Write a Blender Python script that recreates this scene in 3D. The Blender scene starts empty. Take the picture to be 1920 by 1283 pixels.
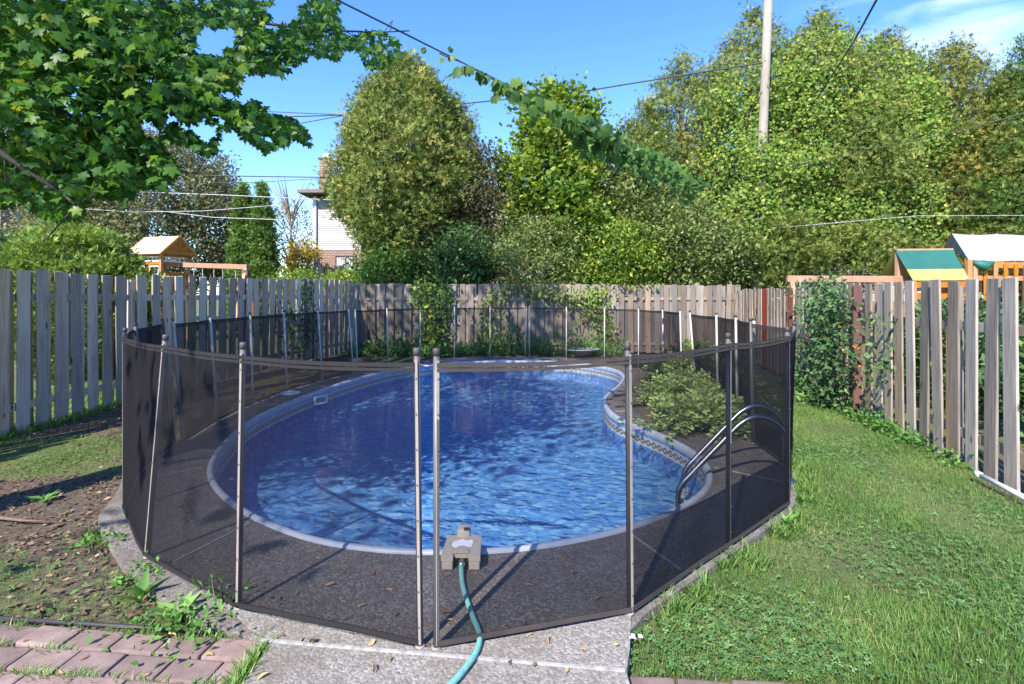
import bpy, bmesh, math, random
import numpy as np
from mathutils import Vector, Matrix
from mathutils.geometry import delaunay_2d_cdt

random.seed(7)
RNG = np.random.default_rng(7)
PI = math.pi
C = bpy.context.scene.collection
SC = bpy.context.scene

# ------------------------------------------------------------------ camera
EYE = 1.47
FPX = 1000.0          # focal length in pixels of the 1920 px photograph
U0, VH = 960.0, 555.0
cam_data = bpy.data.cameras.new('camera')
cam = bpy.data.objects.new('camera', cam_data)
C.objects.link(cam)
cam.location = (0, 0, EYE)
cam.rotation_euler = (math.radians(90), 0, 0)
cam_data.sensor_width = 36
cam_data.lens = FPX / 1920 * 36
cam_data.shift_y = -(641.5 - VH) / 1920
cam_data.clip_start = 0.05
cam_data.clip_end = 800
SC.camera = cam

# ------------------------------------------------------------------ light
SUN_EL, SUN_AZ = math.radians(42), math.radians(207)   # azimuth: sun stands left of and behind the camera
# direction towards the sun
SDIR = Vector((-0.454 * math.cos(SUN_EL), -0.891 * math.cos(SUN_EL), math.sin(SUN_EL)))
sun_data = bpy.data.lights.new('sun', 'SUN')
sun_data.energy = 3.1
sun_data.angle = math.radians(0.5)
sun_data.color = (1.0, 0.92, 0.80)
sun = bpy.data.objects.new('sun', sun_data)
C.objects.link(sun)
sun.rotation_euler = SDIR.to_track_quat('Z', 'Y').to_euler()

world = bpy.data.worlds.new('World')
SC.world = world
world.use_nodes = True
wn, wl = world.node_tree.nodes, world.node_tree.links
wn.clear()
w_out = wn.new('ShaderNodeOutputWorld')
w_bg = wn.new('ShaderNodeBackground')
w_bg.inputs['Strength'].default_value = 0.15
sky = wn.new('ShaderNodeTexSky')
sky.sky_type = 'NISHITA'
sky.sun_disc = False
sky.sun_elevation = SUN_EL
sky.sun_rotation = math.atan2(SDIR.x, SDIR.y)
sky.altitude = 200
sky.air_density = 1.0
sky.dust_density = 0.1
sky.ozone_density = 4.0
w_tc = wn.new('ShaderNodeTexCoord')
# wispy cirrus: streaky noise gated by a broad noise, all over the sky
w_map = wn.new('ShaderNodeMapping')
w_map.inputs['Rotation'].default_value = (0.0, math.radians(-28), math.radians(-39))
w_map.inputs['Scale'].default_value = (1.6, 1.0, 6.0)
w_n1 = wn.new('ShaderNodeTexNoise')
w_n1.inputs['Scale'].default_value = 2.2
w_n1.inputs['Detail'].default_value = 9
w_n1.inputs['Roughness'].default_value = 0.55
w_n1.inputs['Distortion'].default_value = 0.5
w_r1 = wn.new('ShaderNodeMapRange')
w_r1.inputs['From Min'].default_value = 0.47
w_r1.inputs['From Max'].default_value = 0.80
w_dot = wn.new('ShaderNodeVectorMath')
w_dot.operation = 'DISTANCE'
w_dot.inputs[1].default_value = (0.60, 0.70, 0.36)
w_r2 = wn.new('ShaderNodeMapRange')
w_r2.inputs['From Min'].default_value = 0.23
w_r2.inputs['From Max'].default_value = 0.02
w_n2 = wn.new('ShaderNodeTexNoise')
w_n2.inputs['Scale'].default_value = 1.3
w_r3 = wn.new('ShaderNodeMapRange')
w_r3.inputs['From Min'].default_value = 0.74
w_r3.inputs['From Max'].default_value = 0.92
w_max = wn.new('ShaderNodeMath'); w_max.operation = 'MAXIMUM'
w_mul = wn.new('ShaderNodeMath'); w_mul.operation = 'MULTIPLY'
w_mul2 = wn.new('ShaderNodeMath'); w_mul2.operation = 'MULTIPLY'
w_mul2.inputs[1].default_value = 0.55
w_mix = wn.new('ShaderNodeMix'); w_mix.data_type = 'RGBA'
w_mix.inputs['B'].default_value = (6.2, 6.4, 6.9, 1)
wl.new(w_tc.outputs['Generated'], w_map.inputs['Vector'])
wl.new(w_map.outputs['Vector'], w_n1.inputs['Vector'])
wl.new(w_n1.outputs['Fac'], w_r1.inputs['Value'])
wl.new(w_tc.outputs['Generated'], w_dot.inputs[0])
wl.new(w_dot.outputs['Value'], w_r2.inputs['Value'])
wl.new(w_tc.outputs['Generated'], w_n2.inputs['Vector'])
wl.new(w_n2.outputs['Fac'], w_r3.inputs['Value'])
wl.new(w_r2.outputs['Result'], w_max.inputs[0])
wl.new(w_r3.outputs['Result'], w_max.inputs[1])
wl.new(w_r1.outputs['Result'], w_mul.inputs[0])
wl.new(w_max.outputs['Value'], w_mul.inputs[1])
wl.new(w_mul.outputs['Value'], w_mul2.inputs[0])
wl.new(w_mul2.outputs['Value'], w_mix.inputs['Factor'])
w_hs = wn.new('ShaderNodeHueSaturation'); w_hs.inputs['Hue'].default_value = 0.512; w_hs.inputs['Saturation'].default_value = 1.22; w_hs.inputs['Value'].default_value = 0.84
wl.new(sky.outputs['Color'], w_hs.inputs['Color'])
wl.new(w_hs.outputs['Color'], w_mix.inputs['A'])
wl.new(w_mix.outputs['Result'], w_bg.inputs['Color'])
wl.new(w_bg.outputs['Background'], w_out.inputs['Surface'])

SC.view_settings.view_transform = 'Standard'
SC.view_settings.look = 'None'
SC.view_settings.gamma = 1
SC.view_settings.use_curve_mapping = False
SC.view_settings.exposure = 1.7
SC.render.engine = 'CYCLES'
SC.cycles.max_bounces = 8
SC.cycles.transparent_max_bounces = 24
SC.cycles.caustics_reflective = False
SC.cycles.caustics_refractive = False
SC.cycles.sample_clamp_indirect = 4

# ------------------------------------------------------------------ helpers
def P(u, v, z=0.0):
    """point of height z seen at pixel u, v of the photograph"""
    y = (EYE - z) * FPX / (v - VH)
    return Vector(((u - U0) / FPX * y, y, z))

def Q(u, v, y):
    return Vector(((u - U0) / FPX * y, y, EYE - (v - VH) / FPX * y))

def tag(o, label=None, cat=None, group=None, kind=None):
    if label: o['label'] = label
    if cat: o['category'] = cat
    if group: o['group'] = group
    if kind: o['kind'] = kind
    return o

def empty(name, loc=(0, 0, 0), label=None, cat=None, group=None, kind=None, rz=0.0):
    o = bpy.data.objects.new(name, None)
    o.empty_display_size = 0.1
    o.location = loc
    o.rotation_euler = (0, 0, rz)
    C.objects.link(o)
    return tag(o, label, cat, group, kind)

def link(name, me, parent=None, loc=(0, 0, 0), rot=(0, 0, 0), scale=(1, 1, 1)):
    o = bpy.data.objects.new(name, me)
    C.objects.link(o)
    if parent: o.parent = parent
    o.location = loc; o.rotation_euler = rot; o.scale = scale
    return o

def np_mesh(name, verts, faces_flat, counts, mat, tint=None, smooth=False, uv=None):
    me = bpy.data.meshes.new(name)
    nv = len(verts)
    me.vertices.add(nv)
    me.vertices.foreach_set('co', np.asarray(verts, dtype=np.float32).ravel())
    me.loops.add(len(faces_flat))
    me.loops.foreach_set('vertex_index', np.asarray(faces_flat, dtype=np.int32))
    me.polygons.add(len(counts))
    starts = np.concatenate(([0], np.cumsum(counts)[:-1])).astype(np.int32)
    me.polygons.foreach_set('loop_start', starts)
    me.polygons.foreach_set('loop_total', np.asarray(counts, dtype=np.int32))
    if smooth:
        me.polygons.foreach_set('use_smooth', np.ones(len(counts), dtype=bool))
    if tint is not None:
        a = me.attributes.new('tint', 'FLOAT', 'POINT')
        a.data.foreach_set('value', np.asarray(tint, dtype=np.float32))
    if uv is not None:
        l = me.uv_layers.new(name='UVMap')
        l.data.foreach_set('uv', np.asarray(uv, dtype=np.float32)[np.asarray(faces_flat)].ravel())
    me.update(calc_edges=True)
    me.validate()
    if mat: me.materials.append(mat)
    return me

class MB:
    """collects simple shapes into one mesh"""
    def __init__(s): s.v, s.f, s.uv = [], [], []
    def add(s, verts, faces):
        b = len(s.v); s.v += [tuple(x) for x in verts]; s.f += [tuple(i + b for i in f) for f in faces]
        return s
    def box(s, c, d, m=None, bev=0.0):
        x, y, z = d[0] / 2, d[1] / 2, d[2] / 2
        if bev <= 0:
            vs = [Vector((i * x, j * y, k * z)) for i in (-1, 1) for j in (-1, 1) for k in (-1, 1)]
            fs = [(0, 1, 3, 2), (4, 6, 7, 5), (0, 4, 5, 1), (2, 3, 7, 6), (0, 2, 6, 4), (1, 5, 7, 3)]
        else:
            bm = bmesh.new(); bmesh.ops.create_cube(bm, size=1)
            for v in bm.verts: v.co = Vector((v.co.x * d[0], v.co.y * d[1], v.co.z * d[2]))
            bmesh.ops.bevel(bm, geom=list(bm.edges), offset=min(bev, min(d) * 0.45), segments=2, affect='EDGES', profile=0.6)
            bm.verts.index_update()
            vs = [v.co.copy() for v in bm.verts]; fs = [tuple(v.index for v in f.verts) for f in bm.faces]; bm.free()
        m = m or Matrix.Identity(3)
        return s.add([m @ v + Vector(c) for v in vs], fs)
    def beam(s, a, b, w, h, up=(0, 0, 1), bev=0.0):
        """rectangular beam from a to b, w across, h along up"""
        a, b = Vector(a), Vector(b); d = b - a; L = d.length; y = d / L
        up = Vector(up)
        if abs(up.dot(y)) > 0.98: up = Vector((0, 1, 0))
        x = y.cross(up).normalized(); z = x.cross(y)
        return s.box((a + b) / 2, (w, L, h), Matrix((x, y, z)).transposed(), bev)
    def tube(s, pts, r, n=8, cap=True):
        pts = [Vector(p) for p in pts]; k = len(pts)
        rs = r if isinstance(r, (list, tuple)) else [r] * k
        t0 = (pts[1] - pts[0]).normalized()
        ref = Vector((0, 0, 1)) if abs(t0.z) < 0.9 else Vector((1, 0, 0))
        nx = t0.cross(ref).normalized()
        vs, fs = [], []
        for i in range(k):
            t = (pts[min(i + 1, k - 1)] - pts[max(i - 1, 0)]).normalized()
            nx = (nx - t * nx.dot(t)).normalized(); ny = t.cross(nx)
            for j in range(n):
                a = 2 * PI * j / n
                vs.append(pts[i] + (nx * math.cos(a) + ny * math.sin(a)) * rs[i])
        for i in range(k - 1):
            for j in range(n):
                fs.append((i * n + j, i * n + (j + 1) % n, (i + 1) * n + (j + 1) % n, (i + 1) * n + j))
        if cap:
            fs.append(tuple(range(n - 1, -1, -1))); fs.append(tuple(range((k - 1) * n, k * n)))
        return s.add(vs, fs)
    def lathe(s, prof, c=(0, 0, 0), n=20):
        vs, fs = [], []
        for r, z in prof:
            for j in range(n):
                a = 2 * PI * j / n; vs.append(Vector((c[0] + r * math.cos(a), c[1] + r * math.sin(a), c[2] + z)))
        for i in range(len(prof) - 1):
            for j in range(n):
                fs.append((i * n + j, i * n + (j + 1) % n, (i + 1) * n + (j + 1) % n, (i + 1) * n + j))
        fs.append(tuple(range(n - 1, -1, -1))); fs.append(tuple(range((len(prof) - 1) * n, len(prof) * n)))
        return s.add(vs, fs)
    def prism(s, poly, h0, h1):
        n = len(poly)
        vs = [(x, y, h0) for x, y in poly] + [(x, y, h1) for x, y in poly]
        fs = [tuple(range(n - 1, -1, -1)), tuple(range(n, 2 * n))] + [(i, (i + 1) % n, n + (i + 1) % n, n + i) for i in range(n)]
        return s.add(vs, fs)
    def mesh(s, name, mat, smooth=False):
        me = bpy.data.meshes.new(name); me.from_pydata(s.v, [], s.f); me.update()
        if mat: me.materials.append(mat)
        if smooth: me.shade_smooth() if hasattr(me, 'shade_smooth') else None
        return me
    def build(s, name, mat, parent=None, smooth=False, rel=True):
        """link as one object; world coordinates become relative to the parent's location"""
        if parent is not None and rel:
            b = Vector((0, 0, 0)); p = parent
            while p is not None: b = b + Vector(p.location); p = p.parent
            s.v = [tuple(Vector(v) - b) for v in s.v]
        return link(name, s.mesh(name, mat, smooth), parent)

def world_loc(o):
    b = Vector((0, 0, 0))
    while o is not None: b = b + Vector(o.location); o = o.parent
    return b

def catmull(pts, n, closed=False):
    pts = [np.array(p, float) for p in pts]; k = len(pts); out = []
    segs = k if closed else k - 1
    for i in range(segs):
        if closed: p0, p1, p2, p3 = pts[(i - 1) % k], pts[i], pts[(i + 1) % k], pts[(i + 2) % k]
        else: p0, p1, p2, p3 = pts[max(i - 1, 0)], pts[i], pts[i + 1], pts[min(i + 2, k - 1)]
        for j in range(n):
            t = j / n
            out.append(0.5 * ((2 * p1) + (-p0 + p2) * t + (2 * p0 - 5 * p1 + 4 * p2 - p3) * t * t + (-p0 + 3 * p1 - 3 * p2 + p3) * t ** 3))
    if not closed: out.append(pts[-1])
    return out

def resample(pts, n):
    a = np.array(pts + [pts[0]]); d = np.r_[0, np.cumsum(np.linalg.norm(np.diff(a, axis=0), axis=1))]
    t = np.linspace(0, d[-1], n, endpoint=False)
    return np.stack([np.interp(t, d, a[:, i]) for i in range(a.shape[1])], 1), d[-1]

def offset_loop(p, o):
    """p: (n,2) counter-clockwise closed loop; o > 0 goes outwards"""
    t = np.roll(p, -1, 0) - np.roll(p, 1, 0); t /= np.linalg.norm(t, axis=1)[:, None]
    return p + np.stack([t[:, 1], -t[:, 0]], 1) * o

def area2(p): return float(np.sum(p[:, 0] * np.roll(p[:, 1], -1) - np.roll(p[:, 0], -1) * p[:, 1]))

def in_poly(x, y, poly):
    x = np.asarray(x); y = np.asarray(y); r = np.zeros(x.shape, bool); n = len(poly); j = n - 1
    for i in range(n):
        xi, yi = poly[i][0], poly[i][1]; xj, yj = poly[j][0], poly[j][1]
        c = ((yi > y) != (yj > y)) & (x < (xj - xi) * (y - yi) / (yj - yi + 1e-12) + xi)
        r ^= c; j = i
    return r

def fill(outer, holes, extra=()):
    vs, es = [], []
    for lp in [outer] + list(holes):
        b = len(vs); n = len(lp); vs += [Vector((p[0], p[1])) for p in lp]; es += [(b + i, b + (i + 1) % n) for i in range(n)]
    vs += [Vector((p[0], p[1])) for p in extra]
    v2, _, f2, *_ = delaunay_2d_cdt(vs, es, [], 0, 1e-5)
    v = np.array([(p.x, p.y) for p in v2]); f = np.array([t for t in f2 if len(t) == 3])
    c = v[f].mean(1)
    k = in_poly(c[:, 0], c[:, 1], outer)
    for h in holes: k &= ~in_poly(c[:, 0], c[:, 1], h)
    f = f[k]
    a = v[f]; s = (a[:, 1, 0] - a[:, 0, 0]) * (a[:, 2, 1] - a[:, 0, 1]) - (a[:, 2, 0] - a[:, 0, 0]) * (a[:, 1, 1] - a[:, 0, 1])
    f[s < 0] = f[s < 0][:, ::-1]
    return v, f

def vnoise(x, y, s, seed=0):
    """cheap smooth 2-D noise in 0..1"""
    r = np.random.default_rng(seed); o = np.zeros(np.shape(x))
    for i in range(6):
        a = r.uniform(0, 2 * PI); k = s * r.uniform(0.6, 1.9); o = o + np.sin(k * (np.cos(a) * x + np.sin(a) * y) + r.uniform(0, 6.28))
    return np.clip(0.5 + o / 6, 0, 1)

# ------------------------------------------------------------------ materials
class NT:
    def __init__(s, name):
        s.m = bpy.data.materials.new(name); s.m.use_nodes = True
        s.n = s.m.node_tree.nodes; s.l = s.m.node_tree.links
        s.b = s.n['Principled BSDF']; s.out = s.n['Material Output']
    def new(s, t, **kw):
        n = s.n.new(t)
        for k, v in kw.items():
            if hasattr(n, k): setattr(n, k, v)
            else: n.inputs[k.replace('_', ' ')].default_value = v
        return n
    def to(s, a, b): s.l.new(a, b)
    def coord(s, kind='Object', scale=(1, 1, 1), rand=False):
        tc = s.new('ShaderNodeTexCoord'); mp = s.new('ShaderNodeMapping'); mp.inputs['Scale'].default_value = scale
        s.to(tc.outputs[kind], mp.inputs['Vector'])
        if rand:
            oi = s.new('ShaderNodeObjectInfo'); mu = s.new('ShaderNodeMath', operation='MULTIPLY'); mu.inputs[1].default_value = 137.0
            s.to(oi.outputs['Random'], mu.inputs[0]); s.to(mu.outputs[0], mp.inputs['Location'])
        return mp.outputs['Vector']
    def noise(s, vec, scale, detail=4, rough=0.55, dist=0.0):
        n = s.new('ShaderNodeTexNoise'); n.inputs['Scale'].default_value = scale; n.inputs['Detail'].default_value = detail
        n.inputs['Roughness'].default_value = rough; n.inputs['Distortion'].default_value = dist
        if vec is not None: s.to(vec, n.inputs['Vector'])
        return n.outputs['Fac']
    def ramp(s, fac, stops):
        r = s.new('ShaderNodeValToRGB'); e = r.color_ramp.elements
        while len(e) < len(stops): e.new(0.5)
        for i, (p, c) in enumerate(stops): e[i].position = p; e[i].color = (*c, 1) if len(c) == 3 else c
        if fac is not None: s.to(fac, r.inputs['Fac'])
        return r.outputs['Color']
    def mix(s, fac, a, b, mode='MIX'):
        m = s.new('ShaderNodeMix', data_type='RGBA', blend_type=mode)
        for k, x in (('Factor', fac), ('A', a), ('B', b)):
            if hasattr(x, 'is_output'): s.to(x, m.inputs[k])
            else: m.inputs[k].default_value = (*x, 1) if isinstance(x, (tuple, list)) and len(x) == 3 else x
        return m.outputs['Result']
    def math(s, op, a, b=0.0, c=None):
        m = s.new('ShaderNodeMath', operation=op)
        for i, x in enumerate((a, b, c)):
            if x is None: continue
            if hasattr(x, 'is_output'): s.to(x, m.inputs[i])
            else: m.inputs[i].default_value = x
        return m.outputs[0]
    def bump(s, h, strength=0.3, dist=0.01):
        b = s.new('ShaderNodeBump'); b.inputs['Strength'].default_value = strength; b.inputs['Distance'].default_value = dist
        s.to(h, b.inputs['Height']); return b.outputs['Normal']
    def objrand(s): return s.new('ShaderNodeObjectInfo').outputs['Random']
    def set(s, **kw):
        for k, v in kw.items():
            k = k.replace('_', ' ')
            if hasattr(v, 'is_output'): s.to(v, s.b.inputs[k])
            else: s.b.inputs[k].default_value = (*v, 1) if isinstance(v, (tuple, list)) and len(v) == 3 else v
        return s

def plain(name, col, rough=0.6, metal=0.0, var=0.25, scale=8.0):
    t = NT(name); v = t.coord()
    n = t.noise(v, scale, 5)
    c = t.ramp(n, [(0.3, tuple(x * (1 - var) for x in col)), (0.7, tuple(min(1, x * (1 + var)) for x in col))])
    t.set(Base_Color=c, Roughness=rough, Metallic=metal)
    t.set(Normal=t.bump(t.noise(v, scale * 12, 3), 0.15, 0.003))
    return t.m

def weathered(name, dark, mid, light, rnd=0.35, rough=0.85):
    t = NT(name)
    v = t.coord('Object', (1, 1, 1), True)
    mp = t.new('ShaderNodeMapping'); mp.inputs['Scale'].default_value = (26, 26, 1.1); t.to(v, mp.inputs['Vector'])
    g = t.noise(mp.outputs['Vector'], 2.2, 8, 0.65, 0.6)
    mp2 = t.new('ShaderNodeMapping'); mp2.inputs['Scale'].default_value = (3, 3, 0.9); t.to(v, mp2.inputs['Vector'])
    big = t.noise(mp2.outputs['Vector'], 1.6, 4)
    c = t.ramp(g, [(0.28, dark), (0.5, mid), (0.72, light)])
    c = t.mix(t.ramp(big, [(0.35, (0, 0, 0)), (0.75, (1, 1, 1))]), c, t.mix(0.6, c, light))
    # knots
    vo = t.new('ShaderNodeTexVoronoi'); mp3 = t.new('ShaderNodeMapping'); mp3.inputs['Scale'].default_value = (7, 7, 2.6)
    t.to(v, mp3.inputs['Vector']); t.to(mp3.outputs['Vector'], vo.inputs['Vector']); vo.inputs['Scale'].default_value = 1.0
    k = t.ramp(vo.outputs['Distance'], [(0.06, (1, 1, 1)), (0.13, (0, 0, 0))])
    c = t.mix(k, c, tuple(x * 0.45 for x in dark))
    r = t.objrand()
    hs = t.new('ShaderNodeHueSaturation'); t.to(c, hs.inputs['Color'])
    t.to(t.math('MULTIPLY_ADD', r, rnd * 2, 1 - rnd), hs.inputs['Value'])
    t.to(t.math('MULTIPLY_ADD', t.math('FRACT', t.math('MULTIPLY', r, 7.31)), 0.8, 0.6), hs.inputs['Saturation'])
    t.set(Base_Color=hs.outputs['Color'], Roughness=rough, Normal=t.bump(g, 0.55, 0.004))
    return t.m

GAIN = {'cedar spray': 1.65, 'golden cedar spray': 1.25, 'green cypress spray': 1.6, 'bright juniper tuft': 1.25, 'silver olive leaf': 0.95, 'grape vine leaf': 1.45, 'shaded vine leaf': 1.25, 'single vine leaf': 1.25,
        'pale broad leaf': 1.35, 'dark shrub leaf': 1.4, 'feathery shrub leaf': 2.2, 'grass blade': 1.4, 'clover leaf': 1.3, 'weed leaf': 1.2, 'maple leaf': 1.35, 'single maple leaf': 1.35, 'bronze shrub leaf': 1.3}
def leafmat(name, stops, trans=0.35, rough=0.5, attr='tint', vary=True, tcol=(1.25, 1.2, 0.5)):
    t = NT(name); g_ = GAIN.get(name, 1.0) * 1.12
    stops = [(p_, tuple(min(.75, x * g_) for x in c_)) for p_, c_ in stops]
    a = t.new('ShaderNodeAttribute'); a.attribute_name = attr
    f = a.outputs['Fac'] if attr == 'tint' else t.objrand()
    c = t.ramp(f, stops)
    t.set(Base_Color=c, Roughness=rough)
    t.b.inputs['Specular IOR Level'].default_value = 0.18
    tr = t.new('ShaderNodeBsdfTranslucent')
    t.to(t.mix(1.0, c, tcol, 'MULTIPLY'), tr.inputs['Color'])
    mx = t.new('ShaderNodeMixShader'); mx.inputs[0].default_value = trans
    t.to(t.b.outputs[0], mx.inputs[1]); t.to(tr.outputs[0], mx.inputs[2]); t.to(mx.outputs[0], t.out.inputs['Surface'])
    return t.m

M = {}
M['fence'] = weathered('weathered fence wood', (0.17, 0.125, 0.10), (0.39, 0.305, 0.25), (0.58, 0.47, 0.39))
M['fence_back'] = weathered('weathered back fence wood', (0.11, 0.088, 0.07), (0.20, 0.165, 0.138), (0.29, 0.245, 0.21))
M['fence_right'] = weathered('weathered right fence wood', (0.12, 0.093, 0.077), (0.245, 0.198, 0.165), (0.42, 0.35, 0.29), 0.34)
M['red_post'] = weathered('red painted post', (0.08, 0.018, 0.016), (0.125, 0.026, 0.023), (0.165, 0.042, 0.036), 0.1)
M['cedar_wood'] = weathered('stained cedar', (0.27, 0.10, 0.035), (0.40, 0.17, 0.06), (0.50, 0.24, 0.10), 0.18, 0.6)
M['new_wood'] = weathered('raw split board', (0.11, 0.07, 0.045), (0.17, 0.105, 0.065), (0.22, 0.15, 0.09), 0.1)
M['post_wood'] = weathered('grey utility pole wood', (0.17, 0.15, 0.13), (0.27, 0.245, 0.215), (0.36, 0.33, 0.30), 0.05)
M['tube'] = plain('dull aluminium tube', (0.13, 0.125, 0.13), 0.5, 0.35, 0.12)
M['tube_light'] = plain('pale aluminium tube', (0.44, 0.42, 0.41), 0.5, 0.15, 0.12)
M['batten'] = plain('tan batten strip', (0.27, 0.235, 0.21), 0.55, 0.0, 0.12)
M['screw'] = plain('steel screw', (0.35, 0.34, 0.33), 0.35, 0.9, 0.05)
M['cap'] = plain('dark plastic cap', (0.07, 0.055, 0.06), 0.5)
M['chrome'] = plain('brushed steel rail', (0.33, 0.33, 0.37), 0.28, 1.0, 0.06)
M['white_plastic'] = plain('white plastic', (0.70, 0.71, 0.72), 0.45, 0, 0.06)
M['blue_plastic'] = plain('pale blue plastic', (0.50, 0.58, 0.68), 0.45, 0, 0.06)
M['pump'] = plain('tan pump housing', (0.42, 0.36, 0.29), 0.6, 0, 0.1, 25)
M['sticker'] = plain('torn white sticker', (0.75, 0.76, 0.82), 0.6, 0, 0.08, 40)
M['black'] = plain('black plastic', (0.03, 0.03, 0.035), 0.5)
M['wire'] = plain('cable sheath', (0.05, 0.05, 0.055), 0.6)
M['wire_pale'] = plain('pale weathered cable', (0.42, 0.42, 0.44), 0.5)
M['tarp'] = plain('white tarpaulin', (0.36, 0.36, 0.38), 0.55, 0, 0.12, 2)
M['green_canvas'] = plain('green canvas', (0.02, 0.12, 0.095), 0.6, 0, 0.15, 3)
M['yellow_canvas'] = plain('yellow canvas', (0.36, 0.32, 0.10), 0.6, 0, 0.12, 3)
M['bark'] = plain('brown bark', (0.12, 0.09, 0.07), 0.9, 0, 0.45, 14)
M['bark_dark'] = plain('dark bark', (0.06, 0.05, 0.045), 0.9, 0, 0.4, 14)
M['bark_grey'] = plain('grey bark', (0.24, 0.21, 0.19), 0.9, 0, 0.4, 14)
M['stem'] = plain('green stem', (0.12, 0.14, 0.05), 0.7)
M['siding'] = plain('white vinyl siding', (0.36, 0.345, 0.345), 0.5, 0, 0.04)
M['shingle'] = plain('brown roof shingle', (0.20, 0.15, 0.125), 0.9, 0, 0.3, 9)
M['trim'] = plain('brown metal trim', (0.16, 0.12, 0.10), 0.5)
M['white_trim'] = plain('white trim', (0.74, 0.74, 0.76), 0.5, 0, 0.04)
M['umbrella'] = plain('grey folded cloth', (0.30, 0.31, 0.33), 0.8)
M['joint'] = plain('white joint strip', (0.33, 0.32, 0.31), 0.6, 0, 0.35, 30)
M['edging'] = plain('black lawn edging', (0.035, 0.03, 0.035), 0.6)
M['shake'] = plain('pale cedar shake', (0.50, 0.38, 0.26), 0.8, 0, 0.25, 10)
M['blossom'] = plain('orange yellow blossom', (0.45, 0.24, 0.02), 0.6, 0, 0.2)

t = NT('dark window glass'); t.set(Base_Color=(0.03, 0.035, 0.045), Roughness=0.06); M['glass'] = t.m
t = NT('curtain'); t.set(Base_Color=(0.45, 0.45, 0.48), Roughness=0.8); M['curtain'] = t.m

t = NT('house brick')
v = t.coord()
sep = t.new('ShaderNodeSeparateXYZ'); t.to(v, sep.inputs[0])
cmb = t.new('ShaderNodeCombineXYZ'); t.to(t.math('ADD', sep.outputs[0], sep.outputs[1]), cmb.inputs[0]); t.to(sep.outputs[2], cmb.inputs[1])
br = t.new('ShaderNodeTexBrick'); t.to(cmb.outputs[0], br.inputs['Vector'])
br.inputs['Scale'].default_value = 1; br.inputs['Brick Width'].default_value = 0.24; br.inputs['Row Height'].default_value = 0.085
br.inputs['Mortar Size'].default_value = 0.009; br.inputs['Color1'].default_value = (0.26, 0.12, 0.09, 1)
br.inputs['Color2'].default_value = (0.16, 0.10, 0.085, 1); br.inputs['Mortar'].default_value = (0.42, 0.37, 0.33, 1)
t.set(Base_Color=br.outputs['Color'], Roughness=0.9, Normal=t.bump(br.outputs['Fac'], -0.4, 0.01)); M['brick'] = t.m

def aggregate(name, a, b, c, stain, sc=95):
    t = NT(name); v = t.coord('Object')
    vo = t.new('ShaderNodeTexVoronoi'); vo.inputs['Scale'].default_value = sc; t.to(v, vo.inputs['Vector'])
    n1 = t.noise(v, sc * 1.3, 3, 0.7)
    sp = t.new('ShaderNodeSeparateColor'); t.to(vo.outputs['Color'], sp.inputs[0])
    col = t.ramp(sp.outputs[0], [(0.1, a), (0.55, b), (0.92, c)])
    col = t.mix(t.ramp(n1, [(0.4, (0, 0, 0)), (0.65, (1, 1, 1))]), col, b)
    big = t.noise(v, 1.7, 6, 0.6)
    col = t.mix(t.ramp(big, [(0.42, (0, 0, 0)), (0.72, (0.75, 0.75, 0.75))]), col, stain)
    h = t.math('ADD', t.math('MULTIPLY', vo.outputs['Distance'], -1.0), t.math('MULTIPLY', n1, 0.6))
    st_ = t.noise(v, 5.5, 8, 0.7, 0.8)
    col = t.mix(t.ramp(st_, [(0.56, (0, 0, 0)), (0.70, (0.55, 0.55, 0.55))]), col, tuple(x * .55 for x in stain))
    st2 = t.noise(v, 2.3, 7, 0.65, 1.2)
    col = t.mix(t.ramp(st2, [(0.58, (0, 0, 0)), (0.72, (0.5, 0.5, 0.5))]), col, c)
    t.set(Base_Color=col, Roughness=0.88, Normal=t.bump(h, 0.6, 0.004)); return t.m
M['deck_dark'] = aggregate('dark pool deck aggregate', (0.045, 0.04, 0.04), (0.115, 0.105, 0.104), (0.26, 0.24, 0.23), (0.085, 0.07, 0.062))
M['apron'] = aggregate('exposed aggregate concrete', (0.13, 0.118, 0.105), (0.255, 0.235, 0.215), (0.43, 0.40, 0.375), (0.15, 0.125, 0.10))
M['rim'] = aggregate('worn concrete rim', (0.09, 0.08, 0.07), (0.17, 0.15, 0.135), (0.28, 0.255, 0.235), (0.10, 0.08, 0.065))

t = NT('pink paving brick'); v = t.coord('Object', (1, 1, 1), True)
n1 = t.noise(v, 9, 6, 0.6); n2 = t.noise(v, 120, 3, 0.7)
c = t.ramp(n1, [(0.3, (0.18, 0.125, 0.115)), (0.55, (0.285, 0.20, 0.185)), (0.75, (0.35, 0.275, 0.255))])
c = t.mix(t.math('MULTIPLY', n2, 0.5), c, (0.15, 0.11, 0.10))
hs = t.new('ShaderNodeHueSaturation'); t.to(c, hs.inputs['Color']); t.to(t.math('MULTIPLY_ADD', t.objrand(), 0.45, 0.78), hs.inputs['Value'])
t.set(Base_Color=hs.outputs['Color'], Roughness=0.9, Normal=t.bump(t.math('ADD', n1, t.math('MULTIPLY', n2, 0.6)), 0.5, 0.006)); M['paver'] = t.m

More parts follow.
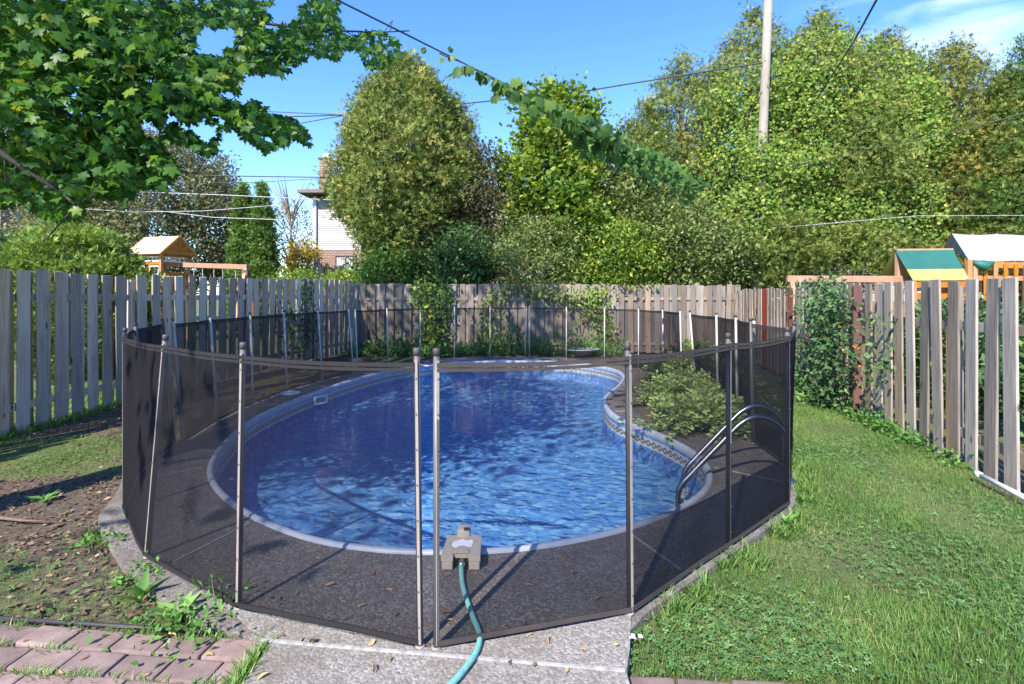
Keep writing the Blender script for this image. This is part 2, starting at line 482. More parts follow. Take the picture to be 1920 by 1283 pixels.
# ground: earth with leaf crumbs and moss / turf, steered by the vertex attribute 'turf'
t = NT('garden ground'); v = t.coord('Object')
at = t.new('ShaderNodeAttribute'); at.attribute_name = 'tint'
n1 = t.noise(v, 1.6, 7, 0.62); n2 = t.noise(v, 34, 6, 0.7); n3 = t.noise(v, 9, 5, 0.6)
earth = t.ramp(n2, [(0.3, (0.055, 0.038, 0.028)), (0.5, (0.115, 0.082, 0.062)), (0.68, (0.21, 0.16, 0.12)), (0.8, (0.30, 0.24, 0.18))])
turf = t.ramp(n2, [(0.3, (0.07, 0.09, 0.03)), (0.55, (0.125, 0.15, 0.05)), (0.75, (0.21, 0.20, 0.09))])
f = t.math('ADD', at.outputs['Fac'], t.math('MULTIPLY', t.math('SUBTRACT', n3, 0.5), 1.1))
col = t.mix(t.ramp(f, [(0.38, (0, 0, 0)), (0.62, (1, 1, 1))]), earth, turf)
t.set(Base_Color=col, Roughness=0.95, Normal=t.bump(t.math('ADD', n2, n3), 0.9, 0.03)); M['ground'] = t.m

# pool
t = NT('pool liner floor'); v = t.coord('Object')
vo = t.new('ShaderNodeTexVoronoi'); vo.inputs['Scale'].default_value = 17; t.to(v, vo.inputs['Vector'])
sp = t.new('ShaderNodeSeparateColor'); t.to(vo.outputs['Color'], sp.inputs[0])
c = t.ramp(sp.outputs[0], [(0.15, (0.10, 0.29, 0.68)), (0.6, (0.19, 0.44, 0.78)), (0.95, (0.42, 0.66, 0.87))])
n1 = t.noise(v, 3, 6)
c = t.mix(t.math('MULTIPLY', n1, 0.5), c, (0.14, 0.37, 0.74))
t.set(Base_Color=c, Roughness=0.6); M['floor'] = t.m
# liner wall: UV u in metres along the wall, v in metres below the coping; tan scroll band near the top
t = NT('pool liner wall'); uv = t.new('ShaderNodeTexCoord').outputs['UV']
sx = t.new('ShaderNodeSeparateXYZ'); t.to(uv, sx.inputs[0]); U, V = sx.outputs[0], sx.outputs[1]
du = t.math('SUBTRACT', t.math('FRACT', t.math('DIVIDE', U, 0.105)), 0.5)
dv = t.math('DIVIDE', t.math('SUBTRACT', V, 0.085), 0.105)
r = t.math('SQRT', t.math('ADD', t.math('MULTIPLY', du, du), t.math('MULTIPLY', dv, dv)))
ring = t.math('LESS_THAN', t.math('ABSOLUTE', t.math('SUBTRACT', r, 0.25)), 0.075)
du2 = t.math('SUBTRACT', t.math('FRACT', t.math('ADD', t.math('DIVIDE', U, 0.105), 0.5)), 0.5)
r2 = t.math('SQRT', t.math('ADD', t.math('MULTIPLY', du2, du2), t.math('MULTIPLY', dv, dv)))
dot = t.math('LESS_THAN', r2, 0.13)
fig = t.math('MAXIMUM', ring, dot)
band = t.math('LESS_THAN', t.math('ABSOLUTE', t.math('SUBTRACT', V, 0.085)), 0.036)
edge = t.math('LESS_THAN', t.math('ABSOLUTE', t.math('SUBTRACT', t.math('ABSOLUTE', t.math('SUBTRACT', V, 0.085)), 0.043)), 0.006)
vo = t.new('ShaderNodeTexVoronoi'); vo.inputs['Scale'].default_value = 17; t.to(uv, vo.inputs['Vector'])
sp = t.new('ShaderNodeSeparateColor'); t.to(vo.outputs['Color'], sp.inputs[0])
base = t.ramp(sp.outputs[0], [(0.15, (0.05, 0.20, 0.60)), (0.6, (0.10, 0.33, 0.74)), (0.95, (0.26, 0.54, 0.84))])
c = t.mix(band, base, t.mix(fig, (0.46, 0.42, 0.33), (0.03, 0.05, 0.12)))
c = t.mix(edge, c, (0.50, 0.47, 0.38))
t.set(Base_Color=c, Roughness=0.45); M['liner'] = t.m
t = NT('white pool coping'); v = t.coord('Object'); n1 = t.noise(v, 7, 6)
t.set(Base_Color=t.ramp(n1, [(0.3, (0.27, 0.31, 0.40)), (0.7, (0.42, 0.46, 0.54))]), Roughness=0.45); M['coping'] = t.m

t = NT('pool water'); v = t.coord('Object')
mp = t.new('ShaderNodeMapping'); mp.inputs['Scale'].default_value = (1.0, 1.45, 1); mp.inputs['Rotation'].default_value = (0, 0, 0.25); t.to(v, mp.inputs['Vector'])
n1 = t.noise(mp.outputs['Vector'], 1.5, 2, 0.5, 0.8); n2 = t.noise(mp.outputs['Vector'], 7.5, 2, 0.5, 0.6)
h = t.math('ADD', n1, t.math('MULTIPLY', n2, 0.34))
nrm = t.bump(h, 0.12, 0.05)
fr = t.new('ShaderNodeFresnel'); fr.inputs['IOR'].default_value = 1.33; t.to(nrm, fr.inputs['Normal'])
gl = t.new('ShaderNodeBsdfGlossy'); gl.inputs['Roughness'].default_value = 0.02; t.to(nrm, gl.inputs['Normal'])
rf = t.new('ShaderNodeBsdfTransparent'); rf.inputs['Color'].default_value = (0.86, 0.95, 1.0, 1)
mx = t.new('ShaderNodeMixShader'); t.to(fr.outputs[0], mx.inputs[0]); t.to(rf.outputs[0], mx.inputs[1]); t.to(gl.outputs[0], mx.inputs[2])
t.to(mx.outputs[0], t.out.inputs['Surface']); M['water'] = t.m

# woven safety mesh: tiny holes, so partly see-through; threads hide more at a slant
t = NT('woven pool fence mesh'); v = t.coord('UV')
sx = t.new('ShaderNodeSeparateXYZ'); t.to(v, sx.inputs[0])
wx = t.math('ABSOLUTE', t.math('SINE', t.math('MULTIPLY', sx.outputs[0], PI / 0.0050)))
wy = t.math('ABSOLUTE', t.math('SINE', t.math('MULTIPLY', sx.outputs[1], PI / 0.0050)))
th = t.math('MAXIMUM', t.math('POWER', wx, 3.0), t.math('POWER', wy, 3.0))
lw = t.new('ShaderNodeLayerWeight'); lw.inputs['Blend'].default_value = 0.5
fac = t.math('POWER', lw.outputs['Facing'], 1.35)
n1 = t.noise(t.coord('Object'), 3.0, 4)
op = t.math('ADD', t.math('MULTIPLY_ADD', th, 0.24, 0.13), t.math('MULTIPLY_ADD', fac, 0.92, t.math('MULTIPLY', t.math('SUBTRACT', n1, 0.5), 0.16)))
op = t.math('MINIMUM', op, 0.97)
tr = t.new('ShaderNodeBsdfTransparent')
df = t.new('ShaderNodeBsdfDiffuse'); df.inputs['Color'].default_value = (0.024, 0.022, 0.026, 1)
tl = t.new('ShaderNodeBsdfTranslucent'); tl.inputs['Color'].default_value = (0.03, 0.026, 0.027, 1)
m0 = t.new('ShaderNodeMixShader'); m0.inputs[0].default_value = 0.3; t.to(df.outputs[0], m0.inputs[1]); t.to(tl.outputs[0], m0.inputs[2])
mx = t.new('ShaderNodeMixShader'); t.to(op, mx.inputs[0]); t.to(tr.outputs[0], mx.inputs[1]); t.to(m0.outputs[0], mx.inputs[2])
t.to(mx.outputs[0], t.out.inputs['Surface']); M['mesh'] = t.m
M['hem'] = plain('black webbing hem', (0.011, 0.010, 0.011), 0.8)
M['hem_tan'] = plain('brown webbing hem', (0.05, 0.038, 0.034), 0.8)  # browner hem colour, used on the near right section

t = NT('teal hose'); v = t.coord('Object'); n = t.noise(v, 60, 3)
t.set(Base_Color=t.ramp(n, [(0.3, (0.14, 0.38, 0.35)), (0.7, (0.20, 0.47, 0.43))]), Roughness=0.4); M['hose'] = t.m

M['grass'] = leafmat('grass blade', [(0.0, (0.042, 0.095, 0.02)), (0.4, (0.092, 0.175, 0.04)), (0.75, (0.155, 0.24, 0.07)), (0.93, (0.28, 0.27, 0.12)), (1.0, (0.36, 0.30, 0.15))], 0.4)
M['clover'] = leafmat('clover leaf', [(0.0, (0.05, 0.105, 0.035)), (0.6, (0.10, 0.19, 0.065)), (1.0, (0.18, 0.28, 0.11))], 0.35)
M['litter'] = leafmat('dry leaf litter', [(0.0, (0.06, 0.04, 0.03)), (0.5, (0.16, 0.11, 0.075)), (1.0, (0.34, 0.26, 0.16))], 0.1)
M['maple'] = leafmat('maple leaf', [(0.0, (0.022, 0.06, 0.014)), (0.55, (0.045, 0.11, 0.02)), (0.85, (0.09, 0.16, 0.022)), (1.0, (0.18, 0.20, 0.03))], 0.42, 0.4, tcol=(1.7, 1.7, 0.35))
M['maple_one'] = leafmat('single maple leaf', [(0.0, (0.022, 0.06, 0.014)), (0.55, (0.045, 0.11, 0.02)), (0.85, (0.09, 0.16, 0.022)), (1.0, (0.18, 0.20, 0.03))], 0.42, 0.4, 'rnd', tcol=(1.7, 1.7, 0.35))
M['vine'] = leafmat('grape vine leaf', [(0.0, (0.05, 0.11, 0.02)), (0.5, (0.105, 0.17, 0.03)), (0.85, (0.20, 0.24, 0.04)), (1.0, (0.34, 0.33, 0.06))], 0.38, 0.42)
M['vine_dark'] = leafmat('shaded vine leaf', [(0.0, (0.03, 0.075, 0.022)), (0.6, (0.06, 0.125, 0.03)), (1.0, (0.12, 0.19, 0.045))], 0.35, 0.4)  # darker copy of the vine greens, shade put into the leaf colour
M['vine_one'] = leafmat('single vine leaf', [(0.0, (0.03, 0.075, 0.022)), (0.6, (0.06, 0.125, 0.03)), (1.0, (0.12, 0.19, 0.045))], 0.35, 0.4, 'rnd')  # same shade-darkened greens for the separate leaves on the cable
M['cedar'] = leafmat('cedar spray', [(0.0, (0.03, 0.048, 0.014)), (0.4, (0.075, 0.105, 0.026)), (0.8, (0.145, 0.165, 0.042)), (1.0, (0.25, 0.20, 0.06))], 0.25, 0.6)
M['cedar_gold'] = leafmat('golden cedar spray', [(0.0, (0.045, 0.065, 0.018)), (0.5, (0.115, 0.15, 0.035)), (0.88, (0.20, 0.19, 0.045)), (1.0, (0.32, 0.22, 0.05))], 0.25, 0.6)
M['cypress'] = leafmat('green cypress spray', [(0.0, (0.025, 0.05, 0.012)), (0.6, (0.06, 0.11, 0.022)), (1.0, (0.12, 0.18, 0.04))], 0.22, 0.6)
M['juniper'] = leafmat('bright juniper tuft', [(0.0, (0.06, 0.10, 0.02)), (0.5, (0.14, 0.22, 0.045)), (1.0, (0.26, 0.32, 0.09))], 0.25, 0.6)
M['olive'] = leafmat('silver olive leaf', [(0.0, (0.09, 0.10, 0.05)), (0.5, (0.17, 0.18, 0.09)), (1.0, (0.32, 0.32, 0.19))], 0.25, 0.6)
M['purple'] = leafmat('bronze shrub leaf', [(0.0, (0.04, 0.036, 0.026)), (0.6, (0.08, 0.075, 0.045)), (1.0, (0.12, 0.14, 0.055))], 0.25)
M['broad'] = leafmat('pale broad leaf', [(0.0, (0.06, 0.09, 0.03)), (0.5, (0.12, 0.16, 0.055)), (1.0, (0.25, 0.27, 0.11))], 0.35)
M['yellow'] = leafmat('autumn yellow leaf', [(0.0, (0.14, 0.13, 0.02)), (0.5, (0.40, 0.30, 0.03)), (1.0, (0.60, 0.40, 0.04))], 0.35)
M['autumn'] = leafmat('thin autumn leaf', [(0.0, (0.09, 0.09, 0.03)), (0.6, (0.20, 0.16, 0.05)), (1.0, (0.50, 0.26, 0.05))], 0.3)
M['feather'] = leafmat('feathery shrub leaf', [(0.0, (0.07, 0.105, 0.035)), (0.5, (0.14, 0.19, 0.065)), (1.0, (0.26, 0.29, 0.12))], 0.35)
M['dark_leaf'] = leafmat('dark shrub leaf', [(0.0, (0.025, 0.055, 0.022)), (0.6, (0.055, 0.11, 0.04)), (1.0, (0.13, 0.19, 0.08))], 0.3, 0.4)
M['weed'] = leafmat('weed leaf', [(0.0, (0.05, 0.12, 0.025)), (0.6, (0.10, 0.22, 0.05)), (1.0, (0.20, 0.34, 0.10))], 0.35)
M['grey_leaf'] = leafmat('woolly grey green leaf', [(0.0, (0.13, 0.19, 0.10)), (1.0, (0.26, 0.33, 0.20))], 0.3, 0.7)
M['fallen'] = leafmat('fallen leaf', [(0.0, (0.16, 0.09, 0.05)), (0.5, (0.34, 0.22, 0.11)), (1.0, (0.50, 0.36, 0.18))], 0.15, 0.7, 'rnd')

# ------------------------------------------------------------------ leaf geometry
def fan(outline, center=(0, 0, 0.0)):
    n = len(outline); vs = [center] + list(outline); fs = [(0, i + 1, (i + 1) % n + 1) for i in range(n)]
    return np.array(vs, float), fs

def _maple():
    right = [(0.0, 1.0), (0.10, 0.78), (0.20, 0.74), (0.17, 0.55), (0.34, 0.66), (0.60, 0.66), (0.50, 0.52), (0.52, 0.40), (0.30, 0.28), (0.44, 0.18), (0.38, 0.02), (0.12, 0.06), (0.0, 0.0)]
    left = [(-x, y) for x, y in right[-2:0:-1]]
    o = [(x, y - 0.0, -0.10 * abs(x) - 0.10 * (y - 0.4) ** 2) for x, y in right + left]
    return fan(o, (0, 0.34, 0.03))
def _grape():
    right = [(0.0, 0.95), (0.16, 0.70), (0.40, 0.70), (0.42, 0.45), (0.50, 0.25), (0.32, -0.02), (0.10, 0.02)]
    left = [(-x, y) for x, y in right[::-1][:-1]]
    o = [(x, y, -0.14 * abs(x)) for x, y in right + [(0, 0.08)] + left]
    return fan(o, (0, 0.35, 0.03))
T_MAPLE = _maple(); T_MAPLE_CURL = (T_MAPLE[0] * np.array([.86, 1, 1]) + np.c_[np.zeros((len(T_MAPLE[0]), 2)), .55 * T_MAPLE[0][:, 0] ** 2 - .28 * (T_MAPLE[0][:, 1] - .3) ** 2 + .18 * T_MAPLE[0][:, 0]], T_MAPLE[1]); T_GRAPE = _grape()
T_LEAF = (np.array([(0, 0, 0), (0.27, 0.45, 0.07), (0, 1, -0.06), (-0.27, 0.45, 0.07), (0, 0.5, 0.0)]), [(0, 1, 4), (1, 2, 4), (2, 3, 4), (3, 0, 4)])
T_DIAMOND = (np.array([(0, 0, 0), (0.24, 0.5, 0.05), (0, 1, 0), (-0.24, 0.5, 0.05)]), [(0, 1, 2), (0, 2, 3)])
T_SPRAY = (np.array([(0, 0, 0), (-0.16, 0.5, 0), (0.0, 1.0, 0.04), (0.17, 0.5, 0), (0.55, 0.66, -0.06), (0.34, 0.22, 0), (-0.55, 0.60, -0.06), (-0.32, 0.2, 0)]), [(0, 3, 2), (0, 2, 1), (0, 5, 4), (0, 6, 7)])
T_BLADE = (np.array([(-0.05, 0, 0), (0.05, 0, 0), (0.035, 0.55, 0.04), (-0.035, 0.55, 0.04), (0, 1.0, 0.2)]), [(0, 1, 2, 3), (3, 2, 4)])
def _clover():
    vs, fs = [], []
    for k in range(3):
        a = k * 2 * PI / 3; ca, sa = math.cos(a), math.sin(a); b = len(vs)
        for x, y, z in ((0, 0, 0), (0.34, 0.5, 0.06), (0.22, 0.95, 0.02), (-0.22, 0.95, 0.02), (-0.34, 0.5, 0.06)):
            vs.append((x * ca - y * sa, x * sa + y * ca, z))
        fs.append((b, b + 1, b + 2, b + 3, b + 4))
    return np.array(vs), fs
T_CLOVER = _clover()

def unit(a): return a / (np.linalg.norm(a, axis=-1, keepdims=True) + 1e-9)

def scatter(name, tmpl, pos, axis, normal, size, mat, tint, wid=None):
    """one mesh with a copy of the template leaf at every position"""
    tv, tf = tmpl
    pos = np.asarray(pos, float); n = len(pos)
    y = unit(np.asarray(axis, float)); nn = np.asarray(normal, float)
    z = unit(nn - (nn * y).sum(1, keepdims=True) * y); x = np.cross(y, z)
    s = np.broadcast_to(np.asarray(size, float), (n,))
    w = s if wid is None else s * wid
    vv = pos[:, None, :] + (x[:, None, :] * tv[None, :, 0:1]) * w[:, None, None] + (y[:, None, :] * tv[None, :, 1:2] + z[:, None, :] * tv[None, :, 2:3]) * s[:, None, None]
    k = len(tv); flat = np.concatenate([np.array(f) for f in tf]); cnt = np.array([len(f) for f in tf])
    ff = (flat[None, :] + (np.arange(n) * k)[:, None]).ravel()
    cc = np.tile(cnt, n)
    return np_mesh(name, vv.reshape(-1, 3), ff, cc, mat, np.repeat(np.clip(tint, 0, 1), k))

def scatter_obj(name, parent, tmpl, pos, axis, normal, size, mat, tint, wid=None, kind=None):
    b = np.array(world_loc(parent)) if parent else np.zeros(3)
    me = scatter(name, tmpl, np.asarray(pos) - b, axis, normal, size, mat, tint, wid)
    o = link(name, me, parent)
    if kind: o['kind'] = kind
    return o

def rnd_dir(n, rng): return unit(rng.normal(size=(n, 3)))

def crown(parent, base, z0, z1, prof, nclump, per, spread, tmpl, size, mat, seed=1, up=0.5, out=0.7, rnd=0.6,
          flat=False, inner=0.45, lump=0.18, ell=(1, 1), name='crown', tlo=0.0, thi=1.0, extra=None, gap=0.0):
    rng = np.random.default_rng(seed)
    zs = np.linspace(0, 1, 60); rr = np.array([prof(t) for t in zs]); w = rr + 0.08 * rr.max(); w /= w.sum()
    t = rng.choice(zs, nclump, p=w) + rng.uniform(-0.008, 0.008, nclump); t = np.clip(t, 0, 1)
    a = rng.uniform(0, 2 * PI, nclump); R = np.interp(t, zs, rr)
    ph = rng.uniform(0, 6.28, 4)
    lm = 1 + lump * (np.sin(3 * a + ph[0] + 5 * t) + np.sin(5 * a + ph[1] - 11 * t) + np.sin(2 * a + ph[2] + 17 * t)) / 1.8
    f = 1 - (1 - inner) * rng.power(0.5, nclump) ** 0 * rng.beta(1.1, 3.2, nclump)
    f = np.where(rng.uniform(size=nclump) < .14, rng.uniform(1.0, 1.17, nclump), f)
    rad = R * lm * f
    cx = base[0] + np.cos(a) * rad * ell[0]; cy = base[1] + np.sin(a) * rad * ell[1]; cz = z0 + (z1 - z0) * t
    c = np.stack([cx, cy, cz], 1)
    if extra is not None: c = np.concatenate([c, extra]); a = np.concatenate([a, rng.uniform(0, 6.28, len(extra))])
    n = len(c)
    o = np.stack([np.cos(a), np.sin(a), np.zeros(n)], 1)
    idx = np.repeat(np.arange(n), per)
    pos = c[idx] + rng.normal(size=(n * per, 3)) * spread * np.array([1, 1, 0.8])
    ax = o[idx] * out + np.array([0, 0, up]) + rnd_dir(n * per, rng) * rnd
    nm = rnd_dir(n * per, rng) + (np.array([0, 0, 1.2]) if flat else o[idx] * 0.9 + np.array([0, 0, 0.3]))
    ct = rng.normal(0.5, 0.16, n)
    tint = tlo + (thi - tlo) * np.clip(ct[idx] + rng.normal(0, 0.17, n * per), 0, 1)
    sz = size * rng.uniform(0.65, 1.3, n * per)
    ob = scatter_obj(name, parent, tmpl, pos, ax, nm, sz, mat, tint)
    return c

def trunk(parent, base, h, r, mat, seed=1, limbs=None, lean=(0, 0), name='trunk', rt=0.25, n=8):
    rng = random.Random(seed); m = MB()
    b = Vector(base)
    pts = [b + Vector((lean[0] * t + rng.uniform(-.05, .05) * h * .06, lean[1] * t + rng.uniform(-.05, .05) * h * .06, h * t)) for t in (0, .15, .35, .55, .75, 1)]
    m.tube(pts, [r * 1.25, r, r * .85, r * .68, r * .5, r * rt], n)
    if limbs is not None:
        for q in limbs:
            q = Vector(q); t = min(0.95, max(0.12, (q.z - b.z) / h * 0.75)); i = t * 5; k = min(4, int(i))
            s = pts[k].lerp(pts[k + 1], i - k) if k < 5 else pts[-1]
            mid = s.lerp(q, 0.5) + Vector((rng.uniform(-.1, .1), rng.uniform(-.1, .1), rng.uniform(0, .15))) * (q - s).length
            m.tube([s, mid, q], [r * .32, r * .2, r * .06], 5, False)
    return m.build(name, mat, parent, True)

# ================================================================== SETTING
POOL_PX = [(800, 1041), (700, 1036), (600, 1021), (520, 996), (450, 962), (405, 925), (388, 893), (392, 868), (410, 840), (450, 801), (500, 772),
           (560, 747), (630, 722), (700, 702), (760, 690), (830, 682), (900, 678.5), (980, 677.5), (1050, 679), (1110, 684.5), (1155, 694), (1172, 706),
           (1165, 722), (1146, 738), (1137, 752), (1145, 769), (1165, 785), (1200, 799), (1240, 815), (1280, 834), (1310, 853), (1330, 874), (1337, 895),
           (1330, 919), (1300, 945), (1250, 970), (1180, 995), (1100, 1015), (1000, 1032), (900, 1040)]
pp = [tuple(P(u, v)[:2]) for u, v in POOL_PX]
poolc, POOL_LEN = resample([tuple(x) for x in catmull(pp, 8, True)], 200)
if area2(poolc) < 0: poolc = poolc[::-1].copy()
COP_OUT = poolc
COP_IN = offset_loop(poolc, -0.085)
LIN = offset_loop(poolc, -0.065)

# posts of the safety fence: foot (x, y) and lean of the top
POSTS = [  # section 1 (from the gate gap to the left)
    [((-0.385, 2.237), (-0.015, 0.0)), ((-1.286, 2.51), (0.02, 0.0)), ((-2.05, 3.0), (0.10, 0.0)), ((-2.655, 3.66), (-0.0, 0.0)), ((-3.08, 4.42), (-0.04, 0.0)), ((-3.30, 5.22), (-0.12, 0.0))],
    [((-3.255, 5.28), (-0.10, 0.0)), ((-3.42, 6.2), (-0.09, 0.0)), ((-3.49, 7.2), (-0.045, 0.0)), ((-3.45, 8.2), (-0.06, 0.0)), ((-3.27, 9.2), (-0.08, 0.0)), ((-3.0, 10.1), (-0.10, 0.0))],
    [((-2.95, 10.2), (-0.05, 0.0)), ((-2.6, 11.2), (-0.03, 0.0)), ((-2.07, 12.05), (0.0, 0.0)), ((-1.37, 12.7), (0.0, 0.0)), ((-0.53, 12.9), (0.0, 0.0)), ((0.32, 12.9), (0.0, 0.0))],
    [((0.42, 12.9), (0.0, 0.0)), ((1.28, 12.55), (0.0, 0.0)), ((2.03, 11.7), (0.0, 0.0)), ((2.55, 10.75), (0.0, 0.0)), ((2.80, 9.85), (-0.02, 0.0)), ((2.85, 8.95), (-0.03, 0.0))],
    [((2.80, 8.1), (-0.10, 0.0)), ((2.74, 7.1), (-0.02, 0.0)), ((2.62, 6.2), (-0.02, 0.0)), ((2.45, 5.4), (0.0, 0.0))],
    [((2.40, 5.32), (-0.02, 0.0)), ((2.34, 4.5), (0.04, 0.0)), ((1.93, 3.74), (0.0, 0.0)), ((1.268, 3.13), (0.0, 0.0)), ((0.545, 2.47), (-0.01, 0.0)), ((-0.316, 2.228), (0.0, 0.0))],
]
MESHLINE = [np.array(p[0]) for s in POSTS for p in s]
ml, _ = resample([tuple(p) for p in MESHLINE], 160)
if area2(ml) < 0: ml = ml[::-1].copy()
DECK_IN = ml                                 # dark inner deck reaches to the mesh
rim = ml + (offset_loop(ml, 1.0) - ml) * np.where((ml[:, 0] > 0.5) & (ml[:, 1] < 6), 0.045, 0.13)[:, None]
k = 1 + 0.35 * (vnoise(rim[:, 0], rim[:, 1], 3.0, 5) - 0.5)
RIM = ml + (rim - ml) * k[:, None]

# apron slab in front (towards the camera)
APRON = [(-1.06, 0.3), (0.46, 0.3), (0.455, 2.0), (0.60, 2.30), (0.30, 2.20), (-0.35, 2.05), (-0.8, 2.18), (-1.16, 2.40), (-1.05, 2.1)]

# hole in the ground = the pool only; the deck lies on the ground
hole = COP_OUT[::3]
gx, gy = np.meshgrid(np.arange(-6.2, 6.6, 0.22), np.arange(0.4, 15.2, 0.22))
gx = gx.ravel() + RNG.uniform(-.05, .05, gx.size); gy = gy.ravel() + RNG.uniform(-.05, .05, gy.size)
keep = ~in_poly(gx, gy, offset_loop(COP_OUT, 0.12))
extra = list(zip(gx[keep], gy[keep]))
outer = [(-300, -60), (300, -60), (300, 600), (-300, 600)]
gv, gf = fill(outer, [hole], extra)

def turf_amount(x, y):
    """1 = turf, 0 = bare earth"""
    x = np.asarray(x, float); y = np.asarray(y, float)
    right = np.clip((x - 0.3) * 2, 0, 1)
    n = vnoise(x, y, 2.6, 3)
    left = np.where(y > 5.7, 0.22 + 0.4 * n, np.where(y > 4.55, 0.85 + 0.5 * (n - .5), np.where(y > 3.2 + .35 * (n - .5), 0.14 + 0.6 * np.clip(n - .6, 0, 1), 0.68 + 0.6 * (n - .5))))
    near_right_fence = np.clip((x - (3.246 + .198 * y) + 0.55) * 2, 0, 1)
    r = 0.92 - 0.5 * near_right_fence * (vnoise(x, y, 4, 9)) - 0.3 * np.clip(vnoise(x, y, 3.4, 12) - 0.58, 0, 1) * 2
    o = right * r + (1 - right) * left
    o = np.where(y > 11.5, 0.35 + 0.6 * (n - .4), o)
    o = np.where((np.abs(x) > 6.2) | (y > 14.3), 0.9, o)
    o = np.where(x < -5.45, 1.0, o)
    return np.clip(o, 0, 1)

tf = turf_amount(gv[:, 0], gv[:, 1])
yard = (gv[:, 1] < 15) & (np.abs(gv[:, 0]) < 6.4)
gz = np.where(yard, (vnoise(gv[:, 0], gv[:, 1], 2.0, 4) - 0.5) * 0.03, 0)
dk = in_poly(gv[:, 0], gv[:, 1], offset_loop(RIM, 0.1))
gz = np.where(dk, 0.0, gz) - 0.055 - 0.07 * np.clip((gv[:, 0] - 2.4) / 2, 0, 1) * yard
pv = in_poly(gv[:, 0], gv[:, 1], [(-3.6, 0), (-.9, 0), (-.9, 2.30), (-3.6, 2.54)]) | in_poly(gv[:, 0], gv[:, 1], [(.3, 0), (1.75, 0), (1.65, 2.1), (.3, 2.16)])
gz = np.where(pv, np.minimum(gz, -.09), gz)
ground_me = np_mesh('ground', np.c_[gv, gz], gf.ravel(), np.full(len(gf), 3), M['ground'], tf, True)
ground = tag(link('ground', ground_me), kind='structure')

def ground_z(x, y):
    z = -0.055 - 0.07 * np.clip((np.asarray(x) - 2.4) / 2, 0, 1)
    return z + (vnoise(np.asarray(x, float), np.asarray(y, float), 2.0, 4) - 0.5) * 0.03

# ---- pool deck: slabs cut by the joints
def slab(name, loop_out, loop_in, z0, z1, mat, parent):
    v, f = fill([tuple(p) for p in loop_out], [[tuple(p) for p in loop_in]] if loop_in is not None else [])
    m = MB(); n = len(v)
    m.add([(p[0], p[1], z1) for p in v], [tuple(t) for t in f])
    for lp, s in ((loop_out, 1), (loop_in, -1)):
        if lp is None: continue
        b = len(m.v); k = len(lp)
        m.v += [(p[0], p[1], z1) for p in lp] + [(p[0], p[1], z0) for p in lp]
        m.f += [(b + i, b + k + i, b + k + (i + 1) % k, b + (i + 1) % k)[::1 if s > 0 else -1] for i in range(k)]
    return m.build(name, mat, parent)
deck = empty('pool_deck', kind='structure')
# angular sectors about the pool centre make the cast slabs
PCEN = np.array([-0.6, 6.6])
JOINT_PX = [(1215, 1025), (452, 990), (340, 885), (1410, 892)]
jang = sorted(math.atan2(P(u, v)[1] - PCEN[1], P(u, v)[0] - PCEN[0]) for u, v in JOINT_PX)
jang += [0.10, 0.75, 1.35, 1.95, 2.45, 2.9]
jang = sorted(jang)
def ray_hit(loop, ang):
    d = np.array([math.cos(ang), math.sin(ang)]); best = None
    for i in range(len(loop)):
        a = loop[i] - PCEN; b = loop[(i + 1) % len(loop)] - PCEN; e = b - a
        den = d[0] * e[1] - d[1] * e[0]
        if abs(den) < 1e-9: continue
        s = (a[0] * e[1] - a[1] * e[0]) / den; u = (a[0] * d[1] - a[1] * d[0]) / den
        if s > 0 and 0 <= u <= 1: best = s if best is None else max(best, s)
    return PCEN + d * best
INNER_EDGE = offset_loop(COP_OUT, -0.02)
def arc(loop, a0, a1, n):
    return [ray_hit(loop, a0 + (a1 - a0) * i / n) for i in range(n + 1)]
for i in range(len(jang)):
    a0 = jang[i]; a1 = jang[(i + 1) % len(jang)]
    if a1 <= a0: a1 += 2 * PI
    g = 0.0012
    o = arc(DECK_IN, a0 + g, a1 - g, 22); q = arc(INNER_EDGE, a0 + g, a1 - g, 22)
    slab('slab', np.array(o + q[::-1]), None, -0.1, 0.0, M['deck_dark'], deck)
for a in jang:
    p0 = ray_hit(INNER_EDGE, a) ; p1 = ray_hit(DECK_IN, a)
    d = (p1 - p0) / np.linalg.norm(p1 - p0); p0 = p0 + d * 0.06; p1 = p1 - d * 0.05
    MB().beam((p0[0], p0[1], 0.001), (p1[0], p1[1], 0.001), 0.011, 0.009).build('expansion_joint', M['joint'], deck)
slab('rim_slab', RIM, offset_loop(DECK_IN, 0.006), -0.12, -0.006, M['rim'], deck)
ap = [(-1.04, 0.2), (0.44, 0.2), (0.45, 2.05), (0.435, 2.075), (0.20, 2.135), (-0.48, 2.245), (-0.97, 2.33), (-1.055, 2.1)]
# apron joint line runs (490,1200) to (1420 px of the zoom) = (1175,1255)
J0, J1 = P(488, 1200), P(1172, 1257)
lo = [(-1.04, 0.2), (0.44, 0.2), (0.448, J1.y - 0.004), (-1.02, J0.y - 0.003)]
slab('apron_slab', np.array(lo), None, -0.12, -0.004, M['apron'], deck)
def front_rim():
    """slab between the apron joint and the mesh line"""
    ang0 = math.atan2(2.47 - PCEN[1], 0.56 - PCEN[0]); ang1 = math.atan2(2.58 - PCEN[1], -1.40 - PCEN[0])
    top = [ray_hit(offset_loop(DECK_IN, 0.012), ang1 + (ang0 - ang1) * i / 24) for i in range(25)]
    bot = [(0.49, 2.22), (0.452, J1.y + 0.006), (-1.03, J0.y + 0.006), (-1.16, 2.36)]
    return np.array([tuple(p) for p in top] + bot)
slab('apron_slab', front_rim(), None, -0.12, 0.001, M['apron'], deck)
MB().beam((J0.x, J0.y, 0.0), (J1.x, J1.y, 0.0), 0.012, 0.009).build('expansion_joint', M['joint'], deck)

